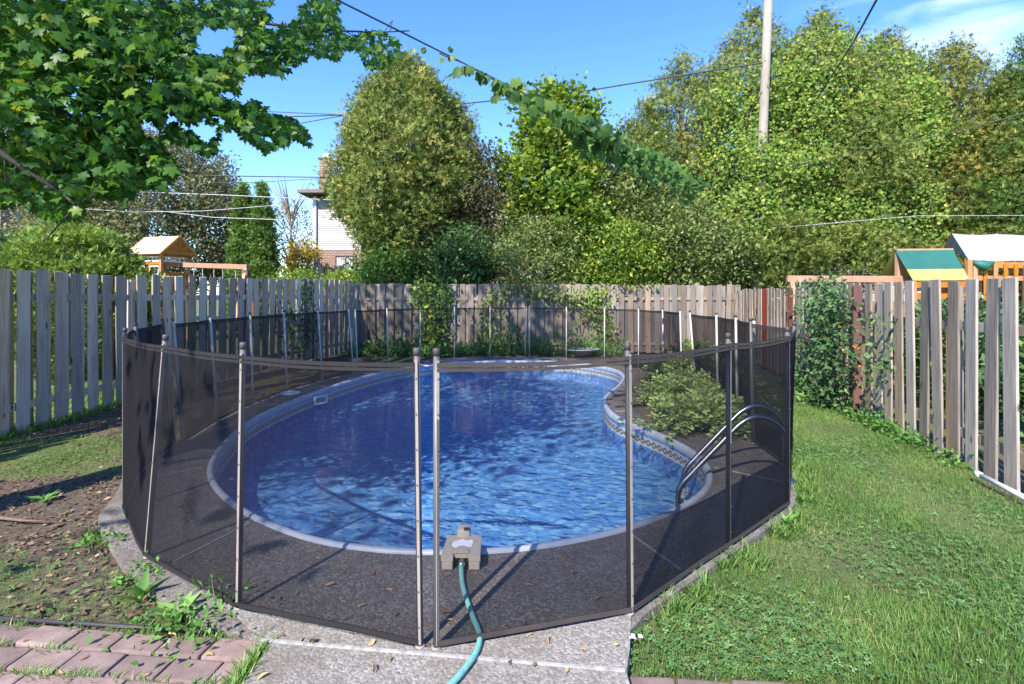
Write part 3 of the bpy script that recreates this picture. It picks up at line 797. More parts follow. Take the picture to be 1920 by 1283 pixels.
# ---- pool basin
pool = empty('pool_basin', kind='structure')
def ring_strip(name, loops, zs, mat, parent, uvv=None, length=None, smooth=True, close=True):
    n = len(loops[0]); vs, us = [], []
    for k, (lp, z) in enumerate(zip(loops, zs)):
        for i in range(n + 1):
            p = lp[i % n]; vs.append((p[0], p[1], z))
            us.append((length * i / n if length else 0, uvv[k] if uvv else 0))
    fs = []
    for k in range(len(loops) - 1):
        for i in range(n):
            a = k * (n + 1) + i; fs += [a, a + 1, a + n + 2, a + n + 1]
    me = np_mesh(name, vs, fs, np.full(len(fs) // 4, 4), mat, None, smooth, us)
    return link(name, me, parent)
# rounded coping profile from outside to inside
prof = [(0.0, -0.004), (-0.003, 0.014), (-0.014, 0.021), (-0.034, 0.021), (-0.050, 0.008), (-0.058, -0.02), (-0.058, -0.055), (-0.048, -0.065)]
ring_strip('coping', [offset_loop(poolc, o) for o, z in prof], [z for o, z in prof], M['coping'], pool)
lz = [-0.06, -0.10, -0.15, -0.20, -0.30, -0.6]
ring_strip('liner_wall', [offset_loop(poolc, -0.05 - 0.05 * max(0, -z - .2)) for z in lz], lz, M['liner'], pool, [-z - 0.045 for z in lz], POOL_LEN)
fl_loop = offset_loop(poolc, -0.062)
fg_x, fg_y = np.meshgrid(np.arange(-4, 3, .3), np.arange(2.8, 12.4, .3)); fk = in_poly(fg_x.ravel(), fg_y.ravel(), offset_loop(poolc, -.2))
fv, ff = fill([tuple(p) for p in fl_loop], [], list(zip(fg_x.ravel()[fk], fg_y.ravel()[fk])))
fz = -0.37 - 0.12 * np.clip((fv[:, 1] - 6.2) / 2.5, 0, 1) * np.clip(1 - np.hypot((fv[:, 0] + .6) / 2.2, (fv[:, 1] - 9.2) / 3.4), 0, 1) * 1.6
link('liner_floor', np_mesh('liner_floor', np.c_[fv, fz], ff.ravel(), np.full(len(ff), 3), M['floor'], None, True), pool)
# skimmer mouth on the far left wall, main return
sk = P(596, 749, -0.07); sk_n = Vector((0.82, -0.57, 0))
sm = MB(); mt = Matrix((Vector((0.57, 0.82, 0)), -sk_n, Vector((0, 0, 1)))).transposed()
for dx, dz, sx_, sz_ in ((0, 0.052, 0.22, 0.018), (0, -0.052, 0.22, 0.018), (-0.10, 0, 0.02, 0.09), (0.10, 0, 0.02, 0.09)):
    sm.box(sk + mt @ Vector((dx, 0, dz)) + sk_n * 0.07, (sx_, 0.02, sz_), mt)
sm.build('skimmer_mouth', M['white_plastic'], pool)
water_loop = offset_loop(poolc, -0.051)
wv, wf = fill([tuple(p) for p in water_loop], [])
tag(link('pool_water', np_mesh('pool_water', np.c_[wv, np.full(len(wv), -0.185)], wf.ravel(), np.full(len(wf), 3), M['water'])), kind='structure')

# ---- paved patio, left, and its little counterpart on the right
patio = empty('paved_patio', kind='structure')
paver_me = [MB().box((0, 0, 0), (0.208, 0.132, 0.06), None, 0.012).mesh('paver', M['paver']) for _ in range(1)]
ang = math.radians(-5.0)
ed_a, ed_b = P(-40, 1148), P(436, 1178)
dirv = (ed_b - ed_a).normalized(); nv_ = Vector((-dirv.y, dirv.x, 0))
yawp = math.atan2(dirv.y, dirv.x)
for r in range(10):
    o_ = ed_b - nv_ * (0.078 + 0.139 * r); o_ = o_ + dirv * ((-1.085 - o_.x) / dirv.x)
    q = 0.0; first = random.choice((0.5, 0.75, 1.0)) if r % 2 else 1.0
    while q < 2.4:
        wd = 0.214 * (first if q == 0 else 1.0); p = o_ - dirv * (q + wd / 2); q += wd
        if p.y < 0.6 or p.x < -3.3: continue
        link('paver', paver_me[0], patio, (p.x, p.y, -0.062 + random.uniform(-.004, .004)), (random.uniform(-.02, .02), random.uniform(-.015, .015), yawp + random.uniform(-.02, .02)), ((wd - .007) / .208, random.uniform(.97, 1.0), 1))
for r in range(7):
    for k in range(5):
        p = Vector((0.585 + 0.214 * k + 0.1 * (r % 2) - 0.05, 2.06 - 0.139 * r - 0.014 * k, 0))
        link('paver', paver_me[0], patio, (p.x, p.y, -0.072 + random.uniform(-.006, .004)), (random.uniform(-.03, .03), random.uniform(-.025, .025), random.uniform(-.10, -.02)))
# sand bed under the pavers
slab('sand_bed', np.array([(-3.4, 0.3), (-1.06, 0.3), (-1.06, 2.30), (-3.4, 2.56)]), None, -0.1, -0.066, plain('sand bed', (0.15, 0.12, 0.09), 0.95, 0, 0.5, 30), patio)
slab('sand_bed', np.array([(0.46, 0.3), (1.7, 0.3), (1.6, 2.04), (0.46, 2.12)]), None, -0.1, -0.064, M['rim'], patio)
e = tag(MB().tube([tuple(ed_a + nv_ * 0.015 - Vector((0, 0, .032))), tuple(ed_a.lerp(ed_b, .5) + nv_ * 0.02 - Vector((0, 0, .036))), tuple(ed_b + nv_ * 0.012 - Vector((0, 0, .028)))], 0.010, 8).build('lawn_edging', M['edging'], None, True),
        'black plastic lawn edging pipe along the top of the pink brick patio', 'edging')

# ================================================================== WOODEN FENCES
def board_mesh(w, h, mat, seed, th=0.019):
    """weathered board: slightly bowed, clipped or worn top"""
    r = random.Random(seed); m = MB(); n = 6
    vs, fs = [], []
    bow = r.uniform(-.012, .012); tw = r.uniform(-.006, .006)
    for i in range(n + 1):
        t = i / n; z = h * t; ox = bow * math.sin(PI * t); oy = tw * t
        ch = 0.004
        for x, y in ((-w / 2, -th / 2 + ch), (-w / 2 + ch, -th / 2), (w / 2 - ch, -th / 2), (w / 2, -th / 2 + ch), (w / 2, th / 2), (-w / 2, th / 2)):
            zz = z + (r.uniform(-.008, .008) if i == n else 0) + (x * r.uniform(-.06, .06) if i == n else 0)
            vs.append((x + ox, y + oy, zz))
    for i in range(n):
        for j in range(6): fs.append((i * 6 + j, i * 6 + (j + 1) % 6, (i + 1) * 6 + (j + 1) % 6, (i + 1) * 6 + j))
    fs.append(tuple(range(5, -1, -1))); fs.append(tuple(range(n * 6, n * 6 + 6)))
    m.add(vs, fs); return m.mesh('board', mat)

def fence_run(root, a, b, base_z, top_fn, mat, spacing, width, side, rails=(0.30, 1.45), both=True, first=0.0, seed=0, post_every=2.4, skip=(), back_off=0.5, post_mat=None, gap=0.0):
    """shadow-box run from a to b (xy). side: unit normal towards the viewer"""
    r = random.Random(seed); a, b = Vector((*a, 0)), Vector((*b, 0)); d = (b - a); L = d.length; d /= L
    nrm = Vector((*side, 0)); yaw = math.atan2(d.y, d.x)
    if (Matrix.Rotation(yaw, 3, 'Z') @ Vector((0, -1, 0))).dot(nrm) < 0: yaw += PI
    meshes = [board_mesh(width, 1.7, mat, seed * 10 + i) for i in range(6)]
    B = world_loc(root)
    s = first; i = 0; lean_ = .015 if mat == M['fence_right'] else .012
    while s < L:
        for layer in ((1, 0), (-1, back_off)) if both else ((1, 0),):
            q = s + layer[1] * spacing + r.uniform(-.012, .012)
            if q > L or any(lo < q < hi for lo, hi in skip): continue
            p = a + d * q + nrm * (layer[0] * 0.031)
            top = top_fn(q) + r.uniform(-.014, .014) - (0.01 if layer[0] < 0 else 0)
            zb = base_z(q) + r.uniform(-.01, .03)
            link('board', meshes[r.randrange(6)], root, p + Vector((0, 0, zb)) - B, (r.uniform(-lean_, lean_), r.uniform(-lean_, lean_), yaw + r.uniform(-.05, .05)), (r.uniform(.93, 1.04), 1, (top - zb) / 1.7))
        s += spacing; i += 1
    for rz in rails:
        q = 0.0
        while q < L - 0.05:
            e_ = min(L, q + post_every)
            p0 = a + d * q + Vector((0, 0, base_z(q) + rz)); p1 = a + d * (e_ - 0.004) + Vector((0, 0, base_z(e_) + rz + r.uniform(-.015, .015)))
            MB().beam(p0, p1, 0.038, 0.085, (0, 0, 1), 0.004).build('rail', mat, root)
            q = e_
    q = 0.0
    while q <= L:
        p = a + d * q - nrm * 0.07
        MB().box((p.x, p.y, (base_z(q) - .1 + top_fn(q) - .06) / 2), (0.085, 0.085, top_fn(q) - .06 - base_z(q) + .1), Matrix.Rotation(yaw, 3, 'Z'), 0.006).build('post', post_mat or mat, root)
        q += post_every

flat = lambda q: -0.05
fl = empty('wooden_fence', (-5.55, 7.75, 0), 'weathered grey board fence in shade along the left side of the yard', 'fence')
fence_run(fl, (-5.53, 3.2), (-5.56, 7.72), lambda q: -0.05, lambda q: 1.735 + 0.005 * q, M['fence'], 0.252, 0.165, (1, 0), (0.28, 1.50), True, 0.05, 1, back_off=0.42)
fence_run(fl, (-5.50, 7.78), (-4.29, 14.28), lambda q: -0.02, lambda q: 1.765 + 0.018 * q, M['fence'], 0.236, 0.15, (0.983, -0.183), (0.25, 1.46), True, 0.08, 2, back_off=0.42)
fb = empty('wooden_fence', (0.9, 14.3, 0), 'weathered brown board fence with dappled sun closing the back of the yard', 'fence')
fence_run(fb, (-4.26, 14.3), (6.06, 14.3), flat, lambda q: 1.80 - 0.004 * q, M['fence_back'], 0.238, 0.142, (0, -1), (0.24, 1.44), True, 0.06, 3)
fr_ = empty('wooden_fence', (4.6, 7.3, -0.1), 'weathered grey board fence with red posts along the right side of the yard', 'fence')
ra, rb = (6.06, 14.26), (3.92, 3.4)
rl = math.hypot(ra[0] - rb[0], ra[1] - rb[1])
fence_run(fr_, ra, rb, lambda q: -0.07 - 0.05 * q / rl, lambda q: 1.62 + 0.015 * math.sin(q) , M['fence_right'], 0.25, 0.158, (-0.981, 0.193), (0.30, 1.30), False, 0.1, 4, post_every=2.3)
# back boards only on the far half and a few low ones on the near half
fence_run(fr_, ra, (ra[0] + (rb[0] - ra[0]) * .56, ra[1] + (rb[1] - ra[1]) * .56), lambda q: -0.07, lambda q: 1.58, M['fence_right'], 0.253, 0.14, (0.981, -0.193), (), False, 0.22, 6, post_every=40)
for u, v, h in ((1433, 541, 1.6), (1482, 548, 1.55), (1607, 541, 1.62)):
    k_ = (u - U0) / FPX; y = (3.246 - 0.10) / (k_ - .198); x = k_ * y
    MB().box((x, y, 0.78), (0.075 if u < 1600 else .10, 0.05, 1.66), Matrix.Rotation(-0.19, 3, 'Z'), 0.005).build('post', M['red_post'], fr_)
# raw split board and broken picket by the gate of the right fence
k_ = 0.828; y = 3.246 / (k_ - .198); MB().box((k_ * y - .03, y, 0.55), (0.07, 0.03, 1.25), Matrix.Rotation(-1.4, 3, 'Z'), 0.004).build('split_board', M['new_wood'], fr_)

# ================================================================== SAFETY MESH FENCE
POST_H = 1.25
def post_parts(root, x, y, lean, nrm, thick=1.0, tube='tube'):
    """round tube, flat batten with screws on the outer face, plastic cap"""
    B = world_loc(root); foot = Vector((x, y, -0.004)); top = Vector((x + lean[0], y + lean[1], POST_H))
    n = Vector((*nrm, 0)); side = Vector((-n.y, n.x, 0))
    p = MB().tube([foot, top], 0.0135, 12).build('post', M[tube], root, True)
    a = foot + n * 0.013 + Vector((0, 0, 0.02)) + side * 0.004; b_ = top + n * 0.013 - Vector((0, 0, 0.05)) + side * 0.004
    bt = MB().beam(a, b_, 0.014, 0.006, n, 0.0015)
    bt.build('batten', M['batten'], p, False)
    sc = MB()
    for i in range(8):
        c = a.lerp(b_, (i + 0.5) / 8) + n * 0.004
        sc.beam(c, c + n * 0.0035, 0.006, 0.006)
    sc.build('screw_row', M['screw'], p)['kind'] = 'stuff'
    ct = top - Vector((0, 0, 0.03))
    dr = (top - foot).normalized()
    MB().tube([ct, ct + dr * 0.026, ct + dr * 0.032], [0.0155, 0.0155, 0.012], 12).build('cap', M['cap'], p, True)
    MB().lathe([(0.021, 0.0), (0.021, 0.005), (0.015, 0.008)], (x, y, 0.0), 14).build('collar', M['batten'], p, True)
    return p

def mesh_panel(root, p0, p1, l0, l1, seed, nrm, tan=False):
    r = random.Random(seed)
    a0 = Vector((*p0, 0.012)); b0 = Vector((*p1, 0.012))
    a1 = Vector((p0[0] + l0[0], p0[1] + l0[1], POST_H - 0.055)); b1 = Vector((p1[0] + l1[0], p1[1] + l1[1], POST_H - 0.055))
    n = Vector((*nrm, 0)); W = (b0 - a0).length; nu, nvv = 14, 10
    sag = r.uniform(0.004, 0.012); amp = r.uniform(0.006, 0.02); ph = r.uniform(0, 6)
    vs, us, fs = [], [], []
    tops, bots = [], []
    for j in range(nvv + 1):
        t = j / nvv
        for i in range(nu + 1):
            s = i / nu
            p = a0.lerp(b0, s).lerp(a1.lerp(b1, s), t)
            k = math.sin(PI * s)
            p = p - Vector((0, 0, sag * k * t)) + n * (0.016 + amp * k * (math.sin(3 * t + ph + 4 * s) + 0.5 * math.sin(9 * s + 5 * t + ph)) * (0.4 + 0.6 * math.sin(PI * t)))
            vs.append(p - world_loc(root)); us.append((s * W, t * 1.2))
            if j == nvv: tops.append(p)
            if j == 0: bots.append(p)
    for j in range(nvv):
        for i in range(nu):
            q = j * (nu + 1) + i; fs += [q, q + 1, q + nu + 2, q + nu + 1]
    o = link('mesh_panel', np_mesh('mesh_panel', [tuple(v) for v in vs], fs, np.full(len(fs) // 4, 4), M['mesh'], None, True, us), root)
    hm = MB()
    for i in range(nu):
        hm.beam(tops[i] - Vector((0, 0, .012)), tops[i + 1] - Vector((0, 0, .012)), 0.008, 0.017)
        hm.beam(tops[i] - Vector((0, 0, .033)), tops[i + 1] - Vector((0, 0, .033)), 0.006, 0.014)
    hm.build('top_hem', M['hem_tan'] if tan else M['hem'], o)
    hm = MB()
    for i in range(nu):
        hm.beam(bots[i] + Vector((0, 0, .014)), bots[i + 1] + Vector((0, 0, .014)), 0.007, 0.022)
    hm.build('bottom_hem', M['hem_tan'] if tan else M['hem'], o)

SEC_LABEL = ['near left section of black pool mesh, from gate gap to left corner',
             'section of black pool safety mesh along the left edge of the deck',
             'back left section of black pool mesh, before the back fence',
             'back right section of black pool mesh, beside the blue basin',
             'section of black pool safety mesh on the far right, behind the feathery shrubs',
             'near right section of black pool mesh, from ladder corner to gate gap']
for si, sec in enumerate(POSTS):
    mid = np.mean([p[0] for p in sec], 0)
    root = empty('mesh_fence_section', (mid[0], mid[1], 0), SEC_LABEL[si], 'pool fence', 'sections of the pool safety fence')
    for i, (pt, ln) in enumerate(sec):
        q = np.array(sec[min(i + 1, len(sec) - 1)][0]) - np.array(sec[max(i - 1, 0)][0]); q /= np.linalg.norm(q)
        nrm = (-q[1], q[0])
        out = np.array(pt) - PCEN
        if nrm[0] * out[0] + nrm[1] * out[1] < 0: nrm = (q[1], -q[0])
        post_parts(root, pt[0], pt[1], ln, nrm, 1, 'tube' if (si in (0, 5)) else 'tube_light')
    for i in range(len(sec) - 1):
        (p0, l0), (p1, l1) = sec[i], sec[i + 1]
        q = np.array(p1) - np.array(p0); q /= np.linalg.norm(q); nrm = (-q[1], q[0]); out = (np.array(p0) + np.array(p1)) / 2 - PCEN
        if nrm[0] * out[0] + nrm[1] * out[1] < 0: nrm = (q[1], -q[0])
        mesh_panel(root, p0, p1, l0, l1, si * 10 + i, nrm, si == 5)
    if si == 5:
        g = root
# latch cord between the two gate posts
la = Vector((-0.385 - 0.012, 2.237, 1.185)); lb = Vector((-0.316, 2.228, 1.18))
MB().tube([la, la.lerp(lb, .5) - Vector((0, 0, .006)), lb], 0.0025, 6).build('latch_cord', M['screw'], g, True)

# ================================================================== POOL THINGS
# ladder
lad = empty('pool_ladder', (1.7, 4.5, 0), 'brushed steel pool ladder with two arched handrails at the right edge of the pool', 'ladder')
for y, dx in ((4.66, 0.10), (4.24, -0.08)):
    pr = [(1.40, -0.36), (1.40, -0.12), (1.43, -0.03), (1.50, 0.05), (1.80, 0.36), (1.90, 0.455), (2.0, 0.505), (2.10, 0.50), (2.20, 0.44), (2.26, 0.34), (2.28, 0.2), (2.28, -0.01)]
    pts = [Vector((p[0] + dx, y, p[1])) for p in catmull(pr, 4)]
    h = MB().tube(pts, 0.022, 12).build('handrail', M['chrome'], lad, True)
    MB().lathe([(0.055, 0), (0.055, 0.008), (0.03, 0.018)], (2.28 + dx, y, 0), 18).build('flange', M['chrome'], h, True)
for z in (-0.22, -0.31):
    MB().beam((1.33, 4.22, z), (1.5, 4.68, z), 0.10, 0.03, (0, 0, 1), 0.006).build('step', M['white_plastic'], lad)

# pump on the near edge of the pool
pm = empty('cover_pump', (-0.275, 2.95, 0), 'tan square pool cover pump with torn white sticker on the near pool edge', 'pump')
def notch_plan(w, d0, d1, nw, nd):
    return [(-w, d0), (-nw, d0), (-nw, d0 + nd), (nw, d0 + nd), (nw, d0), (w, d0), (w * .93, d1 - .02), (w * .85, d1), (-w * .85, d1), (-w * .93, d1 - .02)]
cx, cy = -0.275, 2.85
bm_ = MB(); bm_.prism([(cx + x, cy + y) for x, y in notch_plan(0.105, 0.0, 0.25, 0.042, 0.035)], 0.052, 0.080); hb = bm_.build('housing', M['pump'], pm)
b2 = MB()
for sx_ in (-1, 1): b2.box((cx + sx_ * 0.072, cy + 0.04, 0.0275), (0.058, 0.075, 0.049), None, 0.006)
for sx_ in (-1, 1): b2.box((cx + sx_ * 0.072, cy + 0.21, 0.0405), (0.05, 0.06, 0.023), None, 0.004)
b2.build('foot', M['pump'], pm)
MB().box((cx, cy + 0.13, 0.027), (0.08, 0.16, 0.048), None, 0.008).build('strainer', M['black'], pm)
MB().prism([(cx + x, cy + y) for x, y in ((-.042, .03), (.042, .03), (.03, .075), (0, .085), (-.03, .075))], 0.0805, 0.09).build('spout_cover', M['pump'], pm)
hd = MB(); hd.box((cx - 0.005, cy + 0.265, 0.085), (0.075, 0.075, 0.07), None, 0.014); hd.build('handle', M['pump'], pm)
MB().box((cx + 0.012, cy + 0.235, 0.123), (0.03, 0.03, 0.006), None, 0.002).build('cord_socket', M['black'], pm)
MB().prism([(cx + x, cy + y) for x, y in ((-.062, .125), (-.055, .165), (-.02, .185), (-.003, .2), (.012, .18), (.03, .175), (.028, .185), (.05, .19), (.056, .15), (.05, .10), (.03, .105), (.01, .12), (-.02, .115), (-.03, .095), (-.05, .1))], 0.0805, 0.0815).build('sticker', M['sticker'], pm)
hose_pts = [(cx + 0.004, cy + 0.05, 0.035), (cx + 0.006, cy - 0.03, 0.03), tuple(P(868, 1100, .014)), tuple(P(884, 1150, .014)), tuple(P(899, 1190, .014)), tuple(P(893, 1222, .014)), tuple(P(868, 1258, .014)), tuple(P(838, 1290, .014)), (-0.42, 1.72, .014), (-0.75, 1.4, .014)]
hs_ = tag(MB().tube([Vector(p) for p in catmull(hose_pts, 6)], 0.0125, 12).build('garden_hose', M['hose'], None, True), 'teal green hose running from the pump under the mesh towards the viewer', 'hose')
hs_.name = 'garden_hose'
MB().tube([(cx + 0.004, cy + 0.035, 0.034), (cx + 0.006, cy - 0.012, 0.031)], 0.019, 12).build('hose_coupling', M['screw'], hs_, True, False)

# skimmer lid
p = P(543, 738, 0.0)
tag(MB().lathe([(0.15, 0.0), (0.15, 0.014), (0.13, 0.02), (0.02, 0.02), (0.02, 0.017)], p, 28).build('skimmer_lid', M['white_plastic'], None, True), 'round white skimmer lid on the dark deck left of the pool', 'lid')
# blue shallow basin in front of the back fence
p = Vector((1.72, 13.55, 0.0))
bs = empty('plastic_basin', p, 'pale blue shallow plastic basin lying before the back fence', 'basin')
MB().lathe([(0.20, 0.0), (0.27, 0.02), (0.34, 0.10), (0.46, 0.135), (0.48, 0.15), (0.45, 0.152), (0.33, 0.115), (0.25, 0.04), (0.02, 0.03)], (p.x, p.y, -0.03), 30).build('bowl', M['blue_plastic'], bs, True)
MB().lathe([(0.485, 0.0), (0.50, 0.008), (0.485, 0.018), (0.455, 0.018), (0.455, 0.006)], (p.x, p.y, 0.12), 30).build('lip', M['white_plastic'], bs, True)
# white pipe on the lawn right
pp_ = empty('white_pipe', tuple(P(1880, 915, 0)), 'white plastic pipe lying at the foot of the right fence', 'pipe')
a, b = P(1832, 888, -0.02), P(1990, 968, -0.04)
MB().tube([a, b], 0.021, 12).build('pipe', M['white_plastic'], pp_, True)
MB().tube([a - (b - a).normalized() * 0.015, a + (b - a).normalized() * 0.05], 0.025, 12).build('end_fitting', M['white_plastic'], pp_, True)
m = MB()
for i_ in range(5):
    q_ = P(1193, 1196, .012) + Vector((random.uniform(-.02, .02), random.uniform(-.012, .012), random.uniform(-.004, .006)))
    m.box(q_, (random.uniform(.012, .026), random.uniform(.012, .022), .003), Matrix.Rotation(random.uniform(0, 3), 3, Vector((random.random(), random.random(), random.random()))))
tag(m.build('paper_scrap', M['sticker']), 'crumpled white paper scrap at the right corner of the concrete', 'litter')
# twig on the bare earth left
tag(MB().tube([tuple(P(-10, 970, -0.03)), tuple(P(40, 976, -0.028)), tuple(P(92, 978, -0.03))], [0.012, 0.009, 0.005], 6).build('twig', M['new_wood'], None, True), 'pale bare twig lying on the brown earth left', 'twig')

# ================================================================== PLAYSETS
def playset_left():
    Y = 17.0
    o = Q(303, 512, Y)
    root = empty('play_house', (o.x, o.y, 0), 'cedar play house with shake roof and swing beam beyond the left fence', 'playset')
    yaw = math.radians(-14)     # ridge direction points to right and towards the camera
    R = Matrix.Rotation(yaw, 3, 'Z'); cxy = Q(303, 512, Y); c0 = Vector((cxy.x, cxy.y, 0)) - R @ Vector((0.52, -0.52, 0))
    def W(x, y, z): return c0 + R @ Vector((x, y, z))     # x along the ridge, y across
    L, Wd = 0.50, 0.52
    ez, rz = 2.86, 3.42
    for sx in (-1, 1):
        for sy in (-1, 1): MB().beam(W(sx * L, sy * Wd, 0), W(sx * L, sy * Wd, ez), 0.09, 0.09, (R @ Vector((0, 1, 0)))).build('post', M['cedar_wood'], root)
    # roof planes with shake rows
    for sy in (-1, 1):
        rf = MB(); nrows = 7
        for k in range(nrows):
            t0, t1 = k / nrows, (k + 1.15) / nrows
            za, zb = rz + (ez - .06 - rz) * t0, rz + (ez - .06 - rz) * t1; ya, yb = sy * (Wd + .2) * t0, sy * (Wd + .2) * t1
            a = W(-L - .22, ya, za + .012); b = W(L + .22, ya, za + .012); c = W(L + .22, yb, zb + .028); d = W(-L - .22, yb, zb + .028)
            dn = Vector((0, 0, .02))
            rf.add([a, b, c, d, a - dn, b - dn, c - dn, d - dn], [(0, 1, 2, 3), (7, 6, 5, 4), (0, 4, 5, 1), (1, 5, 6, 2), (2, 6, 7, 3), (3, 7, 4, 0)])
        rf.build('roof', M['shake'], root)
    for sx in (-1, 1):
        gb = MB(); x = sx * (L + .2)
        for sy in (-1, 1): gb.beam(W(x, 0, rz - .03), W(x, sy * (Wd + .2), ez - .09), 0.035, 0.10)
        gb.beam(W(x, -Wd, ez), W(x, Wd, ez), .035, .10); gb.beam(W(x, 0, ez), W(x, 0, rz - .05), .03, .09)
        for sy in (-1, 1): gb.beam(W(x, sy * .05, ez + .12), W(x, sy * .28, ez + .22), .03, .06)
        gb.build('gable_frame', M['cedar_wood'], root)
    for (sa, sb) in (((-L, -Wd), (L, -Wd)), ((L, -Wd), (L, Wd)), ((-L, Wd), (L, Wd))):
        MB().beam(W(*sa, ez - .05), W(*sb, ez - .05), .03, .09).build('beam', M['cedar_wood'], root)
        MB().beam(W(*sa, ez - .34), W(*sb, ez - .34), .03, .10).build('beam', M['cedar_wood'], root)
        fr = MB(); fr.beam(W(*sa, ez - .14), W(*sb, ez - .14), .02, .035); fr.beam(W(*sa, ez - .265), W(*sb, ez - .265), .02, .05)
        for i in range(7):
            t_ = i / 6; p_ = W(sa[0] + (sb[0] - sa[0]) * t_, sa[1] + (sb[1] - sa[1]) * t_, ez - .2)
            fr.beam(p_ - Vector((0, 0, .07)), p_ + Vector((0, 0, .07)), .02, .03)
        fr.build('window', M['white_trim'], root)
    # door and window on the eave side, solid rail on the gable side
    for (x0, x1) in ((-.42, -.12), (.1, .42)):
        d_ = MB()
        for xx in (x0, (x0 + x1) / 2, x1): d_.beam(W(xx, -Wd - .02, 1.9), W(xx, -Wd - .02, 2.42), .02, .035, R @ Vector((0, 1, 0)))
        for zz in (1.92, 2.16, 2.42): d_.beam(W(x0, -Wd - .022, zz), W(x1, -Wd - .022, zz), .022, .035)
        d_.build('window', M['white_trim'], root)
    for k in range(4): MB().beam(W(L + .02, -Wd, 2.18 - .13 * k), W(L + .02, Wd + .12, 2.18 - .13 * k), .02, .122).build('plank', M['cedar_wood'], root)
    for k in range(3): MB().beam(W(-L - .5 + .12 * k, -Wd - .02, 1.5), W(-L - .5 + .12 * k, -Wd - .02, 2.2), .02, .07, R @ Vector((0, 1, 0))).build('plank', M['cedar_wood'], root)
    MB().beam(W(-L - .6, -Wd, 2.22), W(-L, -Wd, 2.22), .04, .09).build('beam', M['cedar_wood'], root)
    MB().box(W(0, 0, 1.5), (2 * L, 2 * Wd, .06), R).build('floor_deck', M['cedar_wood'], root)
    # lower second roof at the left
    s = MB()
    for sy in (-1, 1):
        a, b, c, d = W(-1.28, 0 + .15, 3.12), W(-.6, .15, 3.12), W(-.6, sy * .55 + .15, 2.7), W(-1.28, sy * .55 + .15, 2.7)
        dn = Vector((0, 0, .03)); s.add([a, b, c, d, a - dn, b - dn, c - dn, d - dn], [(0, 1, 2, 3), (7, 6, 5, 4), (0, 4, 5, 1), (1, 5, 6, 2), (2, 6, 7, 3), (3, 7, 4, 0)])
    s.build('roof', M['shake'], root)
    for sy in (-1, 1): MB().beam(W(-1.2, sy * .45 + .15, 0), W(-1.2, sy * .45 + .15, 2.75), .08, .08).build('post', M['cedar_wood'], root)
    # swing beam to the right
    a, b = Q(345, 497, Y), Q(464, 501, Y - 0.6)
    MB().beam(a, b, 0.09, 0.15, (0, 0, 1), .01).build('swing_beam', M['cedar_wood'], root)
    e = b - Vector((0.05, 0, .05))
    for s_ in (-1, 1): MB().beam(e, Vector((e.x, e.y + s_ * .9, 0)), .09, .09).build('leg', M['cedar_wood'], root)
    MB().box(e - Vector((0, 0, .14)), (.2, .2, .2), None, .02).build('bracket', M['bark'], root)
    for t_ in (.16, .30, .48, .62, .82):
        q_ = a.lerp(b, t_) - Vector((0, 0, .08)); MB().tube([q_, q_ - Vector((0, 0, 1.6))], .011, 5).build('chain', M['tube_light'], root)
playset_left()

